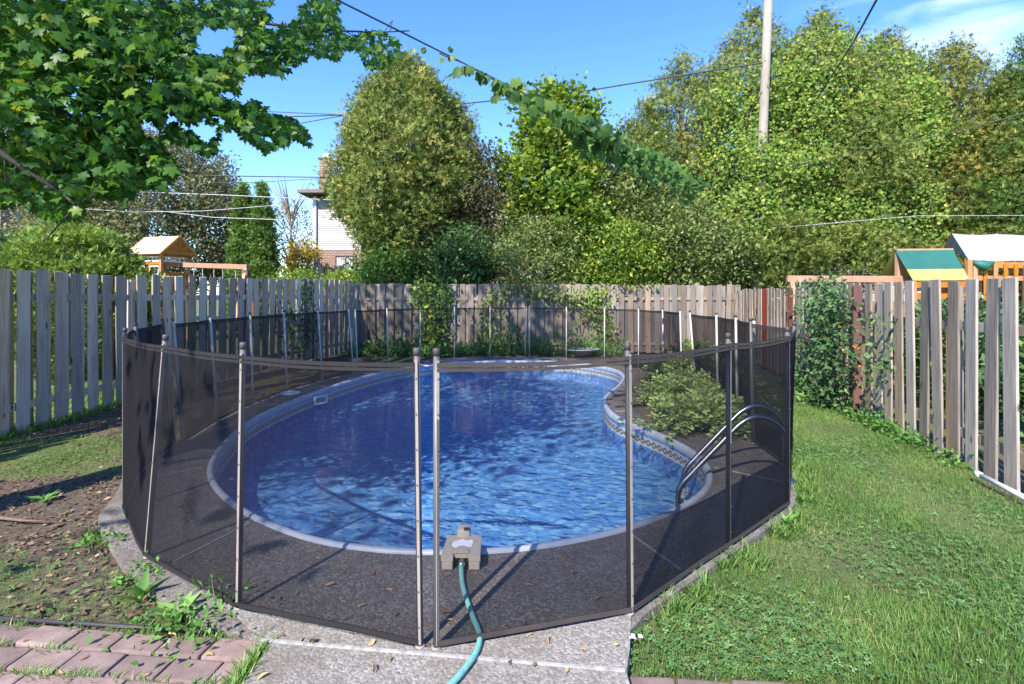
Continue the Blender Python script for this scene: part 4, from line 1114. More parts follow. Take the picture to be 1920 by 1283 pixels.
def tent_set():
    Y = 11.5
    ra_, rb_ = Q(1678, 467, Y), Q(1786, 466, Y + .1)
    root = empty('swing_tower', (ra_.x, Y, 0), 'cedar swing tower with green and yellow canvas tent roof beyond the right fence', 'playset')
    ef, er = Q(1712, 526, Y - .62), Q(1818, 525, Y - .55)
    bf, br_ = Q(1646, 522, Y + .55), Q(1752, 522, Y + .6)
    def sheet(a, b, c, d, mat, name, bulge):
        n = 6; m = MB(); vs = []
        nr = (b - a).cross(d - a).normalized()
        for j in range(n + 1):
            for i in range(n + 1):
                s, t_ = i / n, j / n; p_ = a.lerp(b, s).lerp(d.lerp(c, s), t_) - Vector((0, 0, 1)) * bulge * math.sin(PI * t_) * (0.5 + .5 * math.sin(PI * s)); vs.append(p_)
        up = len(vs); vs += [v - Vector((0, 0, .006)) for v in vs]
        fs = []
        for j in range(n):
            for i in range(n):
                q = j * (n + 1) + i; fs += [(q, q + 1, q + n + 2, q + n + 1), (up + q + n + 1, up + q + n + 2, up + q + 1, up + q)]
        m.add(vs, fs); return m.build(name, mat, root, True)
    mid_f, mid_r = ra_.lerp(ef, .66), rb_.lerp(er, .66)
    sheet(ra_, rb_, mid_r, mid_f, M['green_canvas'], 'canopy', .03)
    sheet(mid_f, mid_r, er, ef, M['yellow_canvas'], 'canopy_border', .0)
    sheet(ra_ + Vector((0, .01, 0)), rb_ + Vector((0, .01, 0)), br_, bf, M['yellow_canvas'], 'canopy_back', .03)
    MB().beam(ra_ + Vector((.04, 0, -.03)), rb_ + Vector((0, 0, -.03)), .05, .06).build('ridge_pole', M['cedar_wood'], root)
    for q_ in (ra_ + Vector((.08, 0, 0)), rb_ - Vector((.05, 0, 0))): MB().beam(Vector((q_.x, q_.y, 0)), q_ - Vector((0, 0, .06)), .11, .09, (0, 1, 0)).build('post', M['cedar_wood'], root)
    for q_ in (ef, er, bf, br_): MB().beam(Vector((q_.x, q_.y, 0)), q_ - Vector((0, 0, .02)), .09, .09, (0, 1, 0)).build('post', M['cedar_wood'], root)
    for k in range(4): MB().beam(Vector((ef.x, ef.y, 1.45 - .32 * k)), Vector((er.x, er.y, 1.45 - .32 * k)), .03, .14).build('plank', M['cedar_wood'], root)
    MB().beam(ef - Vector((0, 0, .09)), er - Vector((0, 0, .09)), .04, .12).build('beam', M['cedar_wood'], root)
    MB().beam(Q(1476, 523, Y), Q(1712, 524, Y - .1), .09, .14, (0, 0, 1), .01).build('swing_beam', M['cedar_wood'], root)
    e = Q(1484, 527, Y)
    for s_ in (-1, 1): MB().beam(e, Vector((e.x - .1, e.y + s_ * .8, 0)), .08, .08).build('leg', M['cedar_wood'], root)
    for u in (1500, 1560): MB().tube([Q(u, 520, Y - .05), Vector((Q(u, 520, Y).x, Y - .05, .5))], .012, 5).build('chain', M['tube_light'], root)
    # slide
    MB().beam(Q(1740, 560, Y - .6), Vector((Q(1740, 560, Y).x - .6, 9.2, .15)), .45, .05).build('slide', M['green_canvas'], root)
tent_set()

def tarp_set():
    Y = 13.2
    a, b = Q(1785, 438, Y), Q(2060, 440, Y)
    root = empty('play_tower', (a.x, Y, 0), 'wooden play tower under a white tarpaulin roof, tallest beyond the right fence', 'playset')
    f0, f1 = Q(1816, 487, Y - 1.0), Q(2100, 489, Y - 1.0); r0, r1 = Q(1770, 462, Y + 1.0), Q(2040, 462, Y + 1.0)
    m = MB(); n = 10; vs = []
    for (p0, p1) in ((f0, f1), (a, b), (r0, r1)):
        for i in range(n + 1): vs.append(p0.lerp(p1, i / n) - Vector((0, 0, .035 * abs(math.sin(PI * i / n * 3)))))
    k = len(vs); vs += [v - Vector((0, 0, .012)) for v in vs]; fs = []
    for j in range(2):
        for i in range(n):
            q = j * (n + 1) + i; fs += [(q, q + 1, q + n + 2, q + n + 1), (k + q + n + 1, k + q + n + 2, k + q + 1, k + q)]
    m.add(vs, fs); m.build('tarp_roof', M['tarp'], root)
    MB().add([f0, a, r0, f0 + Vector((.02, 0, 0)), a + Vector((.02, 0, 0)), r0 + Vector((.02, 0, 0))], [(0, 1, 2), (5, 4, 3)]).build('gable_cloth', M['umbrella'], root)
    for q_ in (f0, f1, r0, r1): MB().beam(Vector((q_.x, q_.y, 0)), q_, .1, .1, (0, 1, 0)).build('post', M['cedar_wood'], root)
    MB().beam(f0 - Vector((0, 0, .12)), f1 - Vector((0, 0, .12)), .05, .13).build('beam', M['cedar_wood'], root)
    MB().beam(f0 - Vector((0, 0, .42)), f1 - Vector((0, 0, .42)), .05, .11).build('beam', M['cedar_wood'], root)
    for i in range(15):
        p_ = f0.lerp(f1, (i + .5) / 15)
        MB().beam(Vector((p_.x, p_.y - .05, .9)), Vector((p_.x, p_.y - .05, p_.z - .10)), .09, .02, (0, 1, 0)).build('slat', M['cedar_wood'], root)
    for i in range(10):
        p_ = r0.lerp(r1, (i + .5) / 10)
        MB().beam(Vector((p_.x, p_.y, .9)), Vector((p_.x, p_.y, p_.z - .4)), .09, .02, (0, 1, 0)).build('slat', M['cedar_wood'], root)
    MB().beam(Vector((f0.x, Y, 1.0)), Vector((f1.x, Y, 1.0)), 1.9, .06).build('floor_deck', M['cedar_wood'], root)
    # folded green cloth at the corner
    c = f0 + Vector((.25, -.08, -.05))
    MB().tube([c + Vector((-.2, 0, -.02)), c + Vector((0, -.03, -.1)), c + Vector((.25, 0, -.03))], [.03, .13, .03], 8).build('cloth_roll', M['green_canvas'], root, True)
tarp_set()

# ================================================================== HOUSES
def siding_wall(root, x0, x1, y, z0, z1, step=0.105, holes=()):
    m = MB().box(((x0 + x1) / 2, y + .02, .5), (.03, .03, .03)).v and None
    base = MB().beam((x0, 0, 0), (x1, 0, 0), .012, step * 1.12)
    n = int((z1 - z0) / step)
    b = MB(); L = x1 - x0
    b.add([(-L / 2, -.03, -step / 2), (L / 2, -.03, -step / 2), (L / 2, -.002, step / 2), (-L / 2, -.002, step / 2), (-L / 2, .02, -step / 2), (L / 2, .02, -step / 2), (L / 2, .02, step / 2), (-L / 2, .02, step / 2)],
          [(0, 1, 2, 3), (4, 7, 6, 5), (0, 4, 5, 1), (3, 2, 6, 7), (0, 3, 7, 4), (1, 5, 6, 2)])
    me = b.mesh('siding_board', M['siding'])
    B = world_loc(root)
    for i in range(n): link('siding_board', me, root, Vector(((x0 + x1) / 2, y - .02, z0 + step * (i + .5))) - B)

def window(root, cx, y, cz, w, h, frame='trim', curtain=True):
    f = MB()
    for dx in (-w / 2, 0, w / 2): f.box((cx + dx, y - .03, cz), (.06, .06, h))
    for dz in (-h / 2, h / 2): f.box((cx, y - .033, cz + dz), (w + .06, .06, .06))
    fo = f.build('window', M[frame], root)
    MB().box((cx, y + .005, cz), (w - .02, .02, h - .02)).build('pane', M['glass'], fo)
    if curtain:
        m = MB()
        for i in range(9): m.box((cx - w / 2 + w * (i + .5) / 9 * .8 + .05, y - .008, cz), (w / 14, .008, h - .08))
        m.build('curtain', M['curtain'], fo)

def house_main():
    Y = 26.0; x0 = (588 - U0) / FPX * Y; x1 = 3.2
    root = empty('brick_house', (x0, Y, 0), 'two storey house with white siding over brown brick and a chimney, behind the big cedar', 'house')
    MB().box(((x0 + x1) / 2, Y + 3.5, 1.85), (x1 - x0, 7.0, 3.7)).build('brick_wall', M['brick'], root)
    MB().box(((x0 + x1) / 2, Y + 3.55, 5.0), (x1 - x0 - .06, 6.9, 2.6)).build('upper_wall', M['siding'], root)
    siding_wall(root, x0 + .04, x1, Y + .06, 3.72, 6.3)
    MB().box((x0 + .03, Y + .03, 5.0), (.10, .10, 2.6)).build('corner_trim', M['white_trim'], root)
    ez, rz = 6.55, 7.6; e = .55
    r = MB(); xm0, xm1 = x0 + 2.6, x1 - 2.6
    c = [(x0 - e, Y - e, ez), (x1 + e, Y - e, ez), (x1 + e, Y + 7 + e, ez), (x0 - e, Y + 7 + e, ez), (xm0, Y + 3.5, rz), (xm1, Y + 3.5, rz)]
    r.add(c + [(p[0], p[1], p[2] - .16) for p in c[:4]], [(0, 1, 5, 4), (1, 2, 5), (2, 3, 4, 5), (3, 0, 4), (0, 6, 7, 1), (1, 7, 8, 2), (2, 8, 9, 3), (3, 9, 6, 0), (6, 9, 8, 7)])
    ro = r.build('roof', M['shingle'], root)
    MB().beam((x0 - e, Y - e - .06, ez - .1), (x1 + e, Y - e - .06, ez - .1), .11, .13).build('gutter', M['trim'], root)
    ch = Q(610, 320, Y + 1.0)
    cm = MB().box((ch.x + .05, Y + 1.0, 7.0), (.52, .5, 2.7)).build('chimney', M['brick'], root)
    MB().box((ch.x + .05, Y + 1.0, 8.38), (.66, .64, .08)).build('cap_slab', M['rim'], cm)
    MB().box((ch.x + .1, Y + 1.0, 8.52), (.32, .32, .2)).build('flue', M['white_trim'], cm)
    window(root, (648 - U0) / FPX * Y, Y - .01, EYE + (555 - 496) / FPX * Y, 0.98, .85)
    for u in (962, 1075): window(root, (u - U0) / FPX * Y, Y + .03, EYE + (555 - 395) / FPX * Y, 1.0, 1.2, 'white_trim', False)
    MB().lathe([(.09, 0), (.13, .03), (.13, .1), (.03, .16)], (x0 + 1.35, Y - .1, 2.85), 12).build('wall_lamp', M['tube_light'], root, True)
    MB().tube([(x0 + .12, Y - .06, 0), (x0 + .12, Y - .06, 6.3)], .05, 8).build('downpipe', M['white_trim'], root)
house_main()

def house_far(name_label, x0, x1, Y, ez, rz, brick_to, wins, chim=None, lab='house'):
    root = empty('neighbour_house', (x0, Y, 0), name_label, 'house')
    if brick_to > 0: MB().box(((x0 + x1) / 2, Y + 3.5, brick_to / 2), (x1 - x0, 7.0, brick_to)).build('brick_wall', M['brick'], root)
    MB().box(((x0 + x1) / 2, Y + 3.55, (brick_to + ez) / 2), (x1 - x0 - .06, 6.9, ez - brick_to)).build('upper_wall', M['siding'], root)
    siding_wall(root, x0 + .04, x1 - .04, Y + .06, brick_to + .02, ez - .1, .13)
    e = .5; r = MB()
    c = [(x0 - e, Y - e, ez), (x1 + e, Y - e, ez), (x1 + e, Y + 7 + e, ez), (x0 - e, Y + 7 + e, ez), (x0 - e, Y + 3.5, rz), (x1 + e, Y + 3.5, rz)]
    r.add(c + [(p[0], p[1], p[2] - .14) for p in c[:4]], [(0, 1, 5, 4), (1, 2, 5), (2, 3, 4, 5), (3, 0, 4), (0, 6, 7, 1), (1, 7, 8, 2), (2, 8, 9, 3), (3, 9, 6, 0), (6, 9, 8, 7)])
    r.build('roof', M['shingle'], root)
    for (u, v, w, h) in wins: window(root, (u - U0) / FPX * Y, Y + .03, EYE + (555 - v) / FPX * Y, w, h, 'white_trim', False)
    if chim:
        x, w, z1 = chim
        MB().box((x, Y - .35, z1 / 2), (w, .7, z1)).build('chimney', M['brick'], root)
    return root
house_far('white sided house half hidden behind the right hand cedar row', 9.5, 23.5, 27.0, 5.7, 7.3, 1.2, [(1560, 470, 1.2, 1.2), (1700, 420, 1.2, 1.2)])
house_far('white sided house with tall brick chimney at the far left edge', -31, -23.6, 25.5, 7.0, 9.0, 1.0, [], (-24.15, .72, 7.9))

# folded patio umbrella
ub = Q(595, 520, 24.5); um = empty('patio_umbrella', (ub.x, 24.5, 0), 'closed grey patio umbrella standing before the brick house', 'umbrella')
MB().tube([(ub.x, 24.5, 0), (ub.x, 24.5, 3.35)], .03, 8).build('pole', M['tube'], um)
MB().lathe([(.30, 1.75), (.34, 1.9), (.26, 2.4), (.14, 2.95), (.03, 3.3)], (ub.x, 24.5, 0), 9).build('canopy', M['umbrella'], um)

# ================================================================== POLE AND CABLES
pl = empty('utility_pole', (Q(1424, 540, 15.6).x, 15.6, 0), 'weathered grey wooden utility pole rising through the right hand cedars', 'utility pole')
pt, pb = Q(1443, -60, 15.6), Q(1418, 560, 15.6); pb = pt.lerp(pb, 1.0); d_ = pb - pt; pb = pt + d_ * (pt.z / -d_.z)
MB().tube([pb, pb.lerp(pt, .3), pb.lerp(pt, .7), pt], [.155, .14, .125, .115], 12).build('shaft', M['post_wood'], pl, True)
MB().box(Q(1424, 352, 15.44), (.18, .12, .3), None, .02).build('junction_box', M['tube_light'], pl)
MB().tube([Q(1427, 290, 15.46), Q(1425, 340, 15.45)], .012, 6).build('conduit', M['wire'], pl)
MB().box(Q(1433, 354, 15.4), (.09, .06, .16), None, .01).build('orange_tag', plain('orange tag', (0.6, 0.12, 0.05), .6), pl)

def wire(pts, r, label, mat='wire', sag=0.0, n=14):
    if len(pts) == 2:
        a, b = Vector(pts[0]), Vector(pts[1])
        pts = [a.lerp(b, i / n) - Vector((0, 0, sag * 4 * (i / n) * (1 - i / n))) for i in range(n + 1)]
    o = MB().tube(pts, r, 6, False).build('overhead_cable', M[mat], None, True)
    return tag(o, label, 'cable', 'overhead cables')
WA0, WA1 = Q(600, -16, 3.1), Q(1424, 396, 15.5)
wire([WA0, WA1], .006, 'thin dark cable carrying the grape vine down to the pole')
wire([Q(440, 222, 20), Q(640, 216, 18.5), Q(845, 197, 17.4), Q(1090, 172, 16.4), Q(1300, 138, 15.8), Q(1430, 118, 15.5)], .022, 'twisted cable crossing the sky from the big cedar to the pole')
wire([Q(400, 205, 20), Q(560, 212, 19), Q(660, 216, 18.4)], .016, 'dark cable ending in the top of the big cedar, uppermost there')
wire([Q(430, 242, 20), Q(560, 232, 19), Q(660, 214, 18.4)], .016, 'dark cable ending in the top of the big cedar, lower of the two')
wire([Q(1660, -30, 4.0), Q(1600, 80, 6.4), Q(1540, 172, 9.5), Q(1480, 258, 15.4)], .011, 'thick dark cable dropping steeply past the right hand cedars')
wire([Q(1980, 196, 13), Q(1800, 246, 14), Q(1690, 268, 15), Q(1440, 330, 15.6)], .012, 'cable sloping down in front of the golden cedar to the pole')
wire([Q(1980, 318, 17), Q(1700, 312, 16.5), Q(1440, 306, 15.7)], .012, 'level dark cable behind the right hand cedars, upper')
wire([Q(1980, 372, 16), Q(1700, 352, 16), Q(1440, 330, 15.7)], .010, 'level dark cable behind the right hand cedars, lower')
wire([Q(1990, 404, 14.6), Q(1720, 405, 14.6), Q(1450, 428, 14.8)], .008, 'pale thin cable low across the right hand cedars', 'wire_pale')
wire([Q(240, 326, 23), Q(420, 330, 22.5), Q(620, 333, 22)], .024, 'dark cable before the chimney, upper of a close pair')
wire([Q(240, 345, 23), Q(480, 342, 22.5), Q(620, 334, 22)], .014, 'thin dark cable before the chimney, lower of a close pair')
wire([Q(200, 358, 21), Q(420, 366, 21), Q(640, 376, 21)], .018, 'pale cable crossing the silver tree to the white siding', 'wire_pale')
wire([Q(120, 362, 21), Q(270, 392, 21), Q(400, 408, 21), Q(520, 412, 21)], .016, 'pale sagging cable below the maple leaves', 'wire_pale')
wire([Q(100, 388, 20), Q(250, 398, 20), Q(380, 396, 20), Q(520, 385, 20)], .013, 'pale slack cable crossing the silver tree, lowest', 'wire_pale')

# ================================================================== TREES
def tree(name, u, Y, label, z0=0.0, group=None, cat='tree'):
    x = (u - U0) / FPX * Y
    return empty(name, (x, Y, z0), label, cat, group), Vector((x, Y, z0))

def zof(v, Y): return EYE - (v - VH) / FPX * Y

def conifer(name, u, Y, vtop, halfpx, label, mat, seed, z0=0.9, nc=900, per=26, spread=.17, size=.20, pw=0.8, belly=0.3, lump=.16, tr=.13, base_frac=.45, bark='bark', ell=(1, 1), inner=.4, thi=1.0, extra=None):
    root, b = tree(name, u, Y, label)
    z1 = zof(vtop, Y); R = halfpx / FPX * Y
    def prof(t):
        lowe = base_frac + (1 - base_frac) * min(1, t / belly) if t < belly else 1.0
        top = 1.0 if t < belly else max(0.0, 1 - ((t - belly) / (1 - belly)) ** (1.0 / pw * 1.6)) ** 0.9
        return R * lowe * top + .03
    c = crown(root, b, z0, z1, prof, nc, int(per * 1.45), spread, T_SPRAY, size * .66, mat, seed, up=.5, out=.5, rnd=.95, lump=lump, inner=inner, ell=ell, thi=thi, extra=extra)
    rng = np.random.default_rng(seed); lim = c[rng.choice(len(c), 44)]
    trunk(root, b, z1 * .93, tr, M[bark], seed, [tuple(p) for p in lim])
    return root, c

conifer('cedar_tree', 762, 17.0, 108, 120, 'big bushy cedar with olive green sprays in the middle, left of the gap of sky', M['cedar'], 11, 1.9, 1600, 28, .18, .23, .78, .40, .11, .16, .30)
conifer('cedar_tree', 850, 18.4, 190, 75, 'darker cedar standing tight behind the right flank of the big cedar', M['cypress'], 12, 1.6, 500, 24, .2, .22, 1.0, .3, .15)
conifer('cedar_tree', 1275, 18.5, 106, 85, 'pointed cedar left of the utility pole', M['cedar'], 13, 1.3, 800, 24, .17, .2, .62, .3, .22)
conifer('cedar_tree', 1408, 18.2, 22, 115, 'tall narrow cedar right behind the utility pole', M['cedar'], 14, 1.2, 1100, 24, .18, .2, .7, .3, .24)
conifer('cedar_tree', 1540, 18.0, 34, 135, 'tallest broad cedar right of the utility pole, draped with grape vine', M['cedar'], 15, 2.5, 1250, 26, .2, .21, .9, .35, .2)
conifer('cedar_tree', 1665, 18.3, 66, 105, 'cedar between the vine draped one and the golden one', M['cedar'], 16, 2.7, 950, 24, .19, .2, .9, .35, .2)
conifer('cedar_tree', 1782, 17.4, 84, 95, 'golden tinged cedar near the right edge with open lower branches', M['cedar_gold'], 17, 2.8, 800, 24, .18, .2, .75, .4, .26, .14, .35)
conifer('cedar_tree', 1895, 17.0, 150, 120, 'low golden green cedar filling the right edge', M['cedar_gold'], 18, 1.6, 1000, 24, .2, .21, .9, .4, .2)
conifer('cypress_tree', 1938, 16.2, 62, 95, 'dense dark green cypress cut by the right edge', M['cypress'], 19, 1.0, 900, 24, .17, .19, .8, .3, .1)
conifer('cypress_tree', 455, 21.5, 349, 19, 'slim columnar cypress left of its twin', M['cypress'], 20, .2, 620, 34, .10, .20, 1.1, .3, .1, .08, .8)
conifer('cypress_tree', 491, 21.5, 347, 21, 'slim columnar cypress right of its twin', M['cypress'], 21, .2, 680, 34, .10, .20, 1.1, .3, .1, .08, .8)

def broad(name, u, Y, v_lo, v_hi, halfpx, label, mat, seed, nc, per, spread, tmpl, size, trk=.1, h_tr=None, lump=.25, inner=.3, ell=(1, 1), bark='bark', up=.2, lean=(0, 0), flatp=1.0, cat='tree', nl=18, rnd=.9, thi=1.0, extra=None):
    root, b = tree(name, u, Y, label, cat=cat)
    z0, z1 = zof(v_lo, Y), zof(v_hi, Y); R = halfpx / FPX * Y
    prof = lambda t: R * max(0.02, math.sin(PI * (0.06 + 0.92 * t)) ** (0.55 * flatp))
    c = crown(root, b, z0, z1, prof, nc, per, spread, tmpl, size, mat, seed, up=up, out=.5, rnd=rnd, lump=lump, inner=inner, ell=ell, flat=True, thi=thi, extra=extra)
    rng = np.random.default_rng(seed); lim = c[rng.choice(len(c), nl)]
    trunk(root, b, (h_tr or z1 * .8), trk, M[bark], seed, [tuple(p) for p in lim])
    return root, c

conifer('cedar_tree', 1212, 17.6, 195, 62, 'smaller cedar filling the dip left of the pointed cedar', M['cedar'], 22, 1.6, 560, 24, .17, .2, .8, .35, .2)
broad('olive_tree', 275, 24.0, 545, 262, 175, 'silvery grey green tree behind the cedar play house', M['olive'], 31, 1500, 44, .26, T_DIAMOND, .17, .16, bark='bark_grey', lump=.16)
broad('olive_tree', 150, 23.0, 545, 385, 88, 'lower silvery grey green tree behind the round juniper', M['olive'], 32, 700, 42, .25, T_DIAMOND, .17, .14, bark='bark_grey')
broad('spruce_bush', 5, 15.0, 560, 445, 40, 'dark blue green bush at the far left edge above the fence', M['dark_leaf'], 33, 220, 26, .14, T_SPRAY, .16, .06, cat='bush')
broad('juniper_bush', 142, 9.6, 700, 428, 112, 'round bright green juniper bush just beyond the left fence', M['juniper'], 34, 900, 30, .085, T_SPRAY, .10, .06, cat='bush', lump=.1, inner=.6, up=.5, rnd=.7)
broad('juniper_bush', 230, 9.9, 700, 480, 30, 'small darker juniper at the right flank of the round one', M['cypress'], 35, 160, 26, .08, T_SPRAY, .10, .04, cat='bush', lump=.1)
# thin autumn tree with bare upper twigs
rt, b = tree('autumn_tree', 545, 29.0, 'thin autumn tree with bare twigs beside the slim cypresses')
c = crown(rt, b, zof(520, 29), zof(375, 29), lambda t: 1.3 * math.sin(PI * (.1 + .85 * t)), 170, 22, .3, T_DIAMOND, .13, M['autumn'], 36, flat=True, rnd=.9)
rng = np.random.default_rng(36)
tw = [tuple(q) for q in c[rng.choice(len(c), 26)]] + [tuple(Q(rng.uniform(505, 592), rng.uniform(318, 372), 29 + rng.uniform(-1, 1))) for _ in range(20)]
trunk(rt, b, 6.0, .12, M['bark_grey'], 36, tw)
broad('yellow_bush', 568, 24.5, 540, 452, 26, 'autumn yellow bush at the foot of the brick house wall', M['yellow'], 37, 200, 26, .16, T_DIAMOND, .12, .05, cat='bush')
broad('hedge_bush', 655, 19.0, 560, 512, 40, 'low leafy green bush under the house window', M['vine'], 38, 200, 24, .18, T_LEAF, .12, .05, cat='bush')
broad('hedge_bush', 560, 19.5, 560, 512, 50, 'low light green bush peeping over the left fence', M['vine'], 39, 160, 24, .15, T_LEAF, .11, .05, cat='bush')
broad('bronze_shrub', 905, 16.6, 560, 275, 62, 'tall sparse shrub with dark bronze leaves beside the big cedar', M['purple'], 40, 260, 26, .2, T_LEAF, .12, .09, cat='shrub', bark='bark_dark', lump=.3)
broad('leafy_tree', 1045, 16.4, 520, 168, 92, 'yellow green vine covered tree below the hanging grape vine', M['vine'], 41, 700, 26, .2, T_GRAPE, .13, .1, lump=.28, ell=(1, .8),
      extra=np.array([tuple(Q(u, v, 16.4)) for u, v in ((1027, 150), (1030, 165), (1042, 170), (1115, 190), (1118, 205), (1125, 215), (975, 235), (965, 200), (968, 180))]))
broad('leafy_tree', 1165, 16.8, 540, 250, 95, 'duller green leafy tree left of the pointed cedar', M['broad'], 42, 620, 26, .22, T_LEAF, .14, .1, lump=.25)
broad('pale_shrub', 1015, 15.4, 575, 415, 85, 'pale green shrub leaning over the back fence in the middle', M['broad'], 43, 420, 26, .17, T_LEAF, .11, .07, cat='shrub', bark='bark_grey')
broad('pale_shrub', 1150, 15.5, 560, 420, 90, 'green shrub above the back fence below the duller leafy tree', M['vine'], 44, 520, 26, .18, T_LEAF, .12, .07, cat='shrub')
broad('dark_shrub', 1285, 15.6, 550, 385, 95, 'dull green shrub above the right half of the back fence', M['broad'], 45, 420, 26, .19, T_LEAF, .13, .07, cat='shrub')
broad('dark_shrub', 868, 15.7, 545, 430, 55, 'dark green shrub at the foot of the big cedar, right side', M['dark_leaf'], 46, 300, 26, .18, T_LEAF, .12, .07, cat='shrub')
broad('low_shrub', 735, 15.8, 560, 470, 62, 'light green low shrub around the trunk of the big cedar', M['vine_dark'], 47, 260, 26, .17, T_LEAF, .12, .05, cat='shrub')
broad('cedar_shrub', 1420, 16.2, 540, 400, 95, 'shaggy green shrub round the foot of the utility pole', M['cedar'], 48, 380, 34, .18, T_SPRAY, .14, .07, cat='shrub', up=.6, rnd=1.0)
broad('cedar_shrub', 1600, 16.4, 540, 420, 105, 'shaggy green shrub behind the green tent roof', M['cedar'], 49, 150, 34, .18, T_SPRAY, .14, .07, cat='shrub', up=.6, rnd=1.0)
broad('cedar_shrub', 1790, 16.6, 540, 440, 100, 'shaggy green shrub behind the white tarpaulin', M['cedar_gold'], 50, 150, 34, .18, T_SPRAY, .14, .07, cat='shrub', up=.6, rnd=1.0)
# plants of the right hand neighbour, seen through the gaps of the fence
for i, (x, y, h, r_, lab) in enumerate(((6.2, 7.4, 1.3, .7, 'green garden bush behind the right fence, nearest the red post'), (6.0, 5.6, 1.0, .6, 'green garden bush behind the right fence, near the white pipe'), (7.6, 8.8, 1.4, .8, 'green garden bush behind the right fence below the swing tower'))):
    root = empty('garden_bush', (x, y, 0), lab, 'bush')
    c = crown(root, (x, y), .05, h, lambda t: r_ * math.sin(PI * (.15 + .8 * t)), 150, 22, .12, T_LEAF, .11, M['dark_leaf'], 60 + i, flat=True)
    trunk(root, (x, y, 0), h * .7, .03, M['stem'], 60 + i, [tuple(q) for q in c[:14]])

# grape vine draped over the right hand cedars
vr = empty('grape_vine', tuple(Q(1540, 540, 16.6)), 'bright yellow green grape vine draped over the right hand cedars', 'vine')
rng = np.random.default_rng(70); pos = []
strands = [((1395, 110), (1360, 250), (1330, 380), (1320, 470)), ((1500, 120), (1480, 230), (1470, 330), (1440, 440)), ((1490, 90), (1560, 70), (1640, 90), (1720, 150), (1740, 230)),
           ((1600, 90), (1580, 200), (1620, 300), (1600, 380)), ((1680, 110), (1700, 200), (1680, 300), (1660, 360)), ((1740, 170), (1750, 230), (1790, 250)), ((1330, 170), (1345, 260), (1400, 330), (1440, 380)),
           ((1540, 240), (1600, 260), (1660, 280)), ((1360, 420), (1420, 440), (1500, 400), (1560, 330)), ((1430, 300), (1490, 310), (1550, 290)), ((1650, 200), (1720, 240), (1740, 300))]
for _ in range(34):
    u0 = rng.uniform(1340, 1745); v0 = 60 + abs(u0 - 1560) * .35 + rng.uniform(20, 330); L_ = rng.uniform(60, 170); dx = rng.uniform(-25, 25)
    strands.append(tuple((u0 + dx * k_ / 3 + rng.uniform(-12, 12), min(500, v0 + L_ * k_ / 3)) for k_ in range(4)))
strands += [((1405, 262), (1418, 320), (1410, 380)), ((1440, 270), (1432, 330), (1440, 400)), ((1425, 280), (1428, 350), (1420, 420)), ((1415, 390), (1430, 440), (1420, 500)), ((1440, 380), (1425, 450), (1440, 510))]
for s_ in strands:
    cs = catmull([np.array(tuple(Q(u, v, (15.25 if 1400 < s_[0][0] < 1445 and s_[0][1] > 255 and len(s_) == 3 else 16.1) + 0.3 * math.sin(i * 2.1 + s_[0][0]) * (0.3 if len(s_) == 3 else 1)))) for i, (u, v) in enumerate(s_)], 12)
    for q in cs: pos.append(q + rng.normal(size=(15, 3)) * np.array([.30, .16, .24]))
    MB().tube([Vector(q) for q in cs], .012, 5, False).build('stem', M['bark'], vr)
pos = np.concatenate(pos); n = len(pos)
scatter_obj('foliage', vr, T_GRAPE, pos, np.c_[rng.normal(size=(n, 2)) * .6, -np.abs(rng.normal(size=n)) - .3], np.c_[rng.normal(size=(n, 1)) * .5 - .3, rng.normal(size=(n, 1)) * .4 - .8, np.full((n, 1), .5)], rng.uniform(.055, .11, n), M['vine'], rng.normal(.46, .24, n))

# ---- grape vine along the thin cable: big leaves are parts of their own
gv_ = empty('grape_vine', tuple(WA0.lerp(WA1, .3)), 'green grape vine hanging along the thin cable across the sky', 'vine')
rng = np.random.default_rng(71)
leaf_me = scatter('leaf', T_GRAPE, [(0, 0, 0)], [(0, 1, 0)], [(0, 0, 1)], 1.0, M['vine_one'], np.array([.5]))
def vec_euler(ax, nm):
    y = Vector(ax).normalized(); z = (Vector(nm) - y * Vector(nm).dot(y)).normalized(); x = y.cross(z)
    return Matrix((x, y, z)).transposed().to_euler()
B = world_loc(gv_)
def wire_at_u(u):
    """point of the vine cable that appears at photo column u"""
    lo, hi = 0.0, 1.0
    for _ in range(40):
        m_ = (lo + hi) / 2; p_ = WA0.lerp(WA1, m_); uu = U0 + p_.x / p_.y * FPX
        if uu < u: lo = m_
        else: hi = m_
    return WA0.lerp(WA1, (lo + hi) / 2)
big = []
for u, k in [(815, 1), (832, 1), (838, 1), (852, 1), (846, 1), (869, 2), (880, 2), (898, 2), (905, 2), (922, 3), (935, 3), (945, 3), (955, 3), (966, 3), (978, 4)] + [(u, 3) for u in range(990, 1310, 8)]:
    for _ in range(k): big.append(u + rng.uniform(-7, 7))
for u in big:
    p_ = wire_at_u(u); w_ = np.clip((u - 980) / 250, 0, 1)
    dep = p_.y
    s_ = (.055 if u < 865 else .105) * rng.uniform(.75, 1.25) * (1 + .15 * w_)
    p_ = p_ + Vector((rng.normal() * .02 * dep, rng.normal() * .1, -abs(rng.normal()) * (.004 + .014 * w_) * dep))
    link('leaf', leaf_me, gv_, p_ - B, vec_euler((rng.normal() * .5, rng.normal() * .3, -1), (rng.normal() * .6, -1, rng.normal() * .4 + .2)), (s_, s_, s_))
pos = []
for u in np.linspace(1075, 1310, 70):
    p_ = wire_at_u(u); w_ = np.clip((u - 980) / 250, 0, 1)
    k = 7; pos.append(np.array(p_) + np.c_[rng.normal(size=k) * .10, rng.normal(size=k) * .12, -np.abs(rng.normal(size=k)) * (.04 + .15 * w_) + .03])
pos = np.concatenate(pos); n = len(pos)
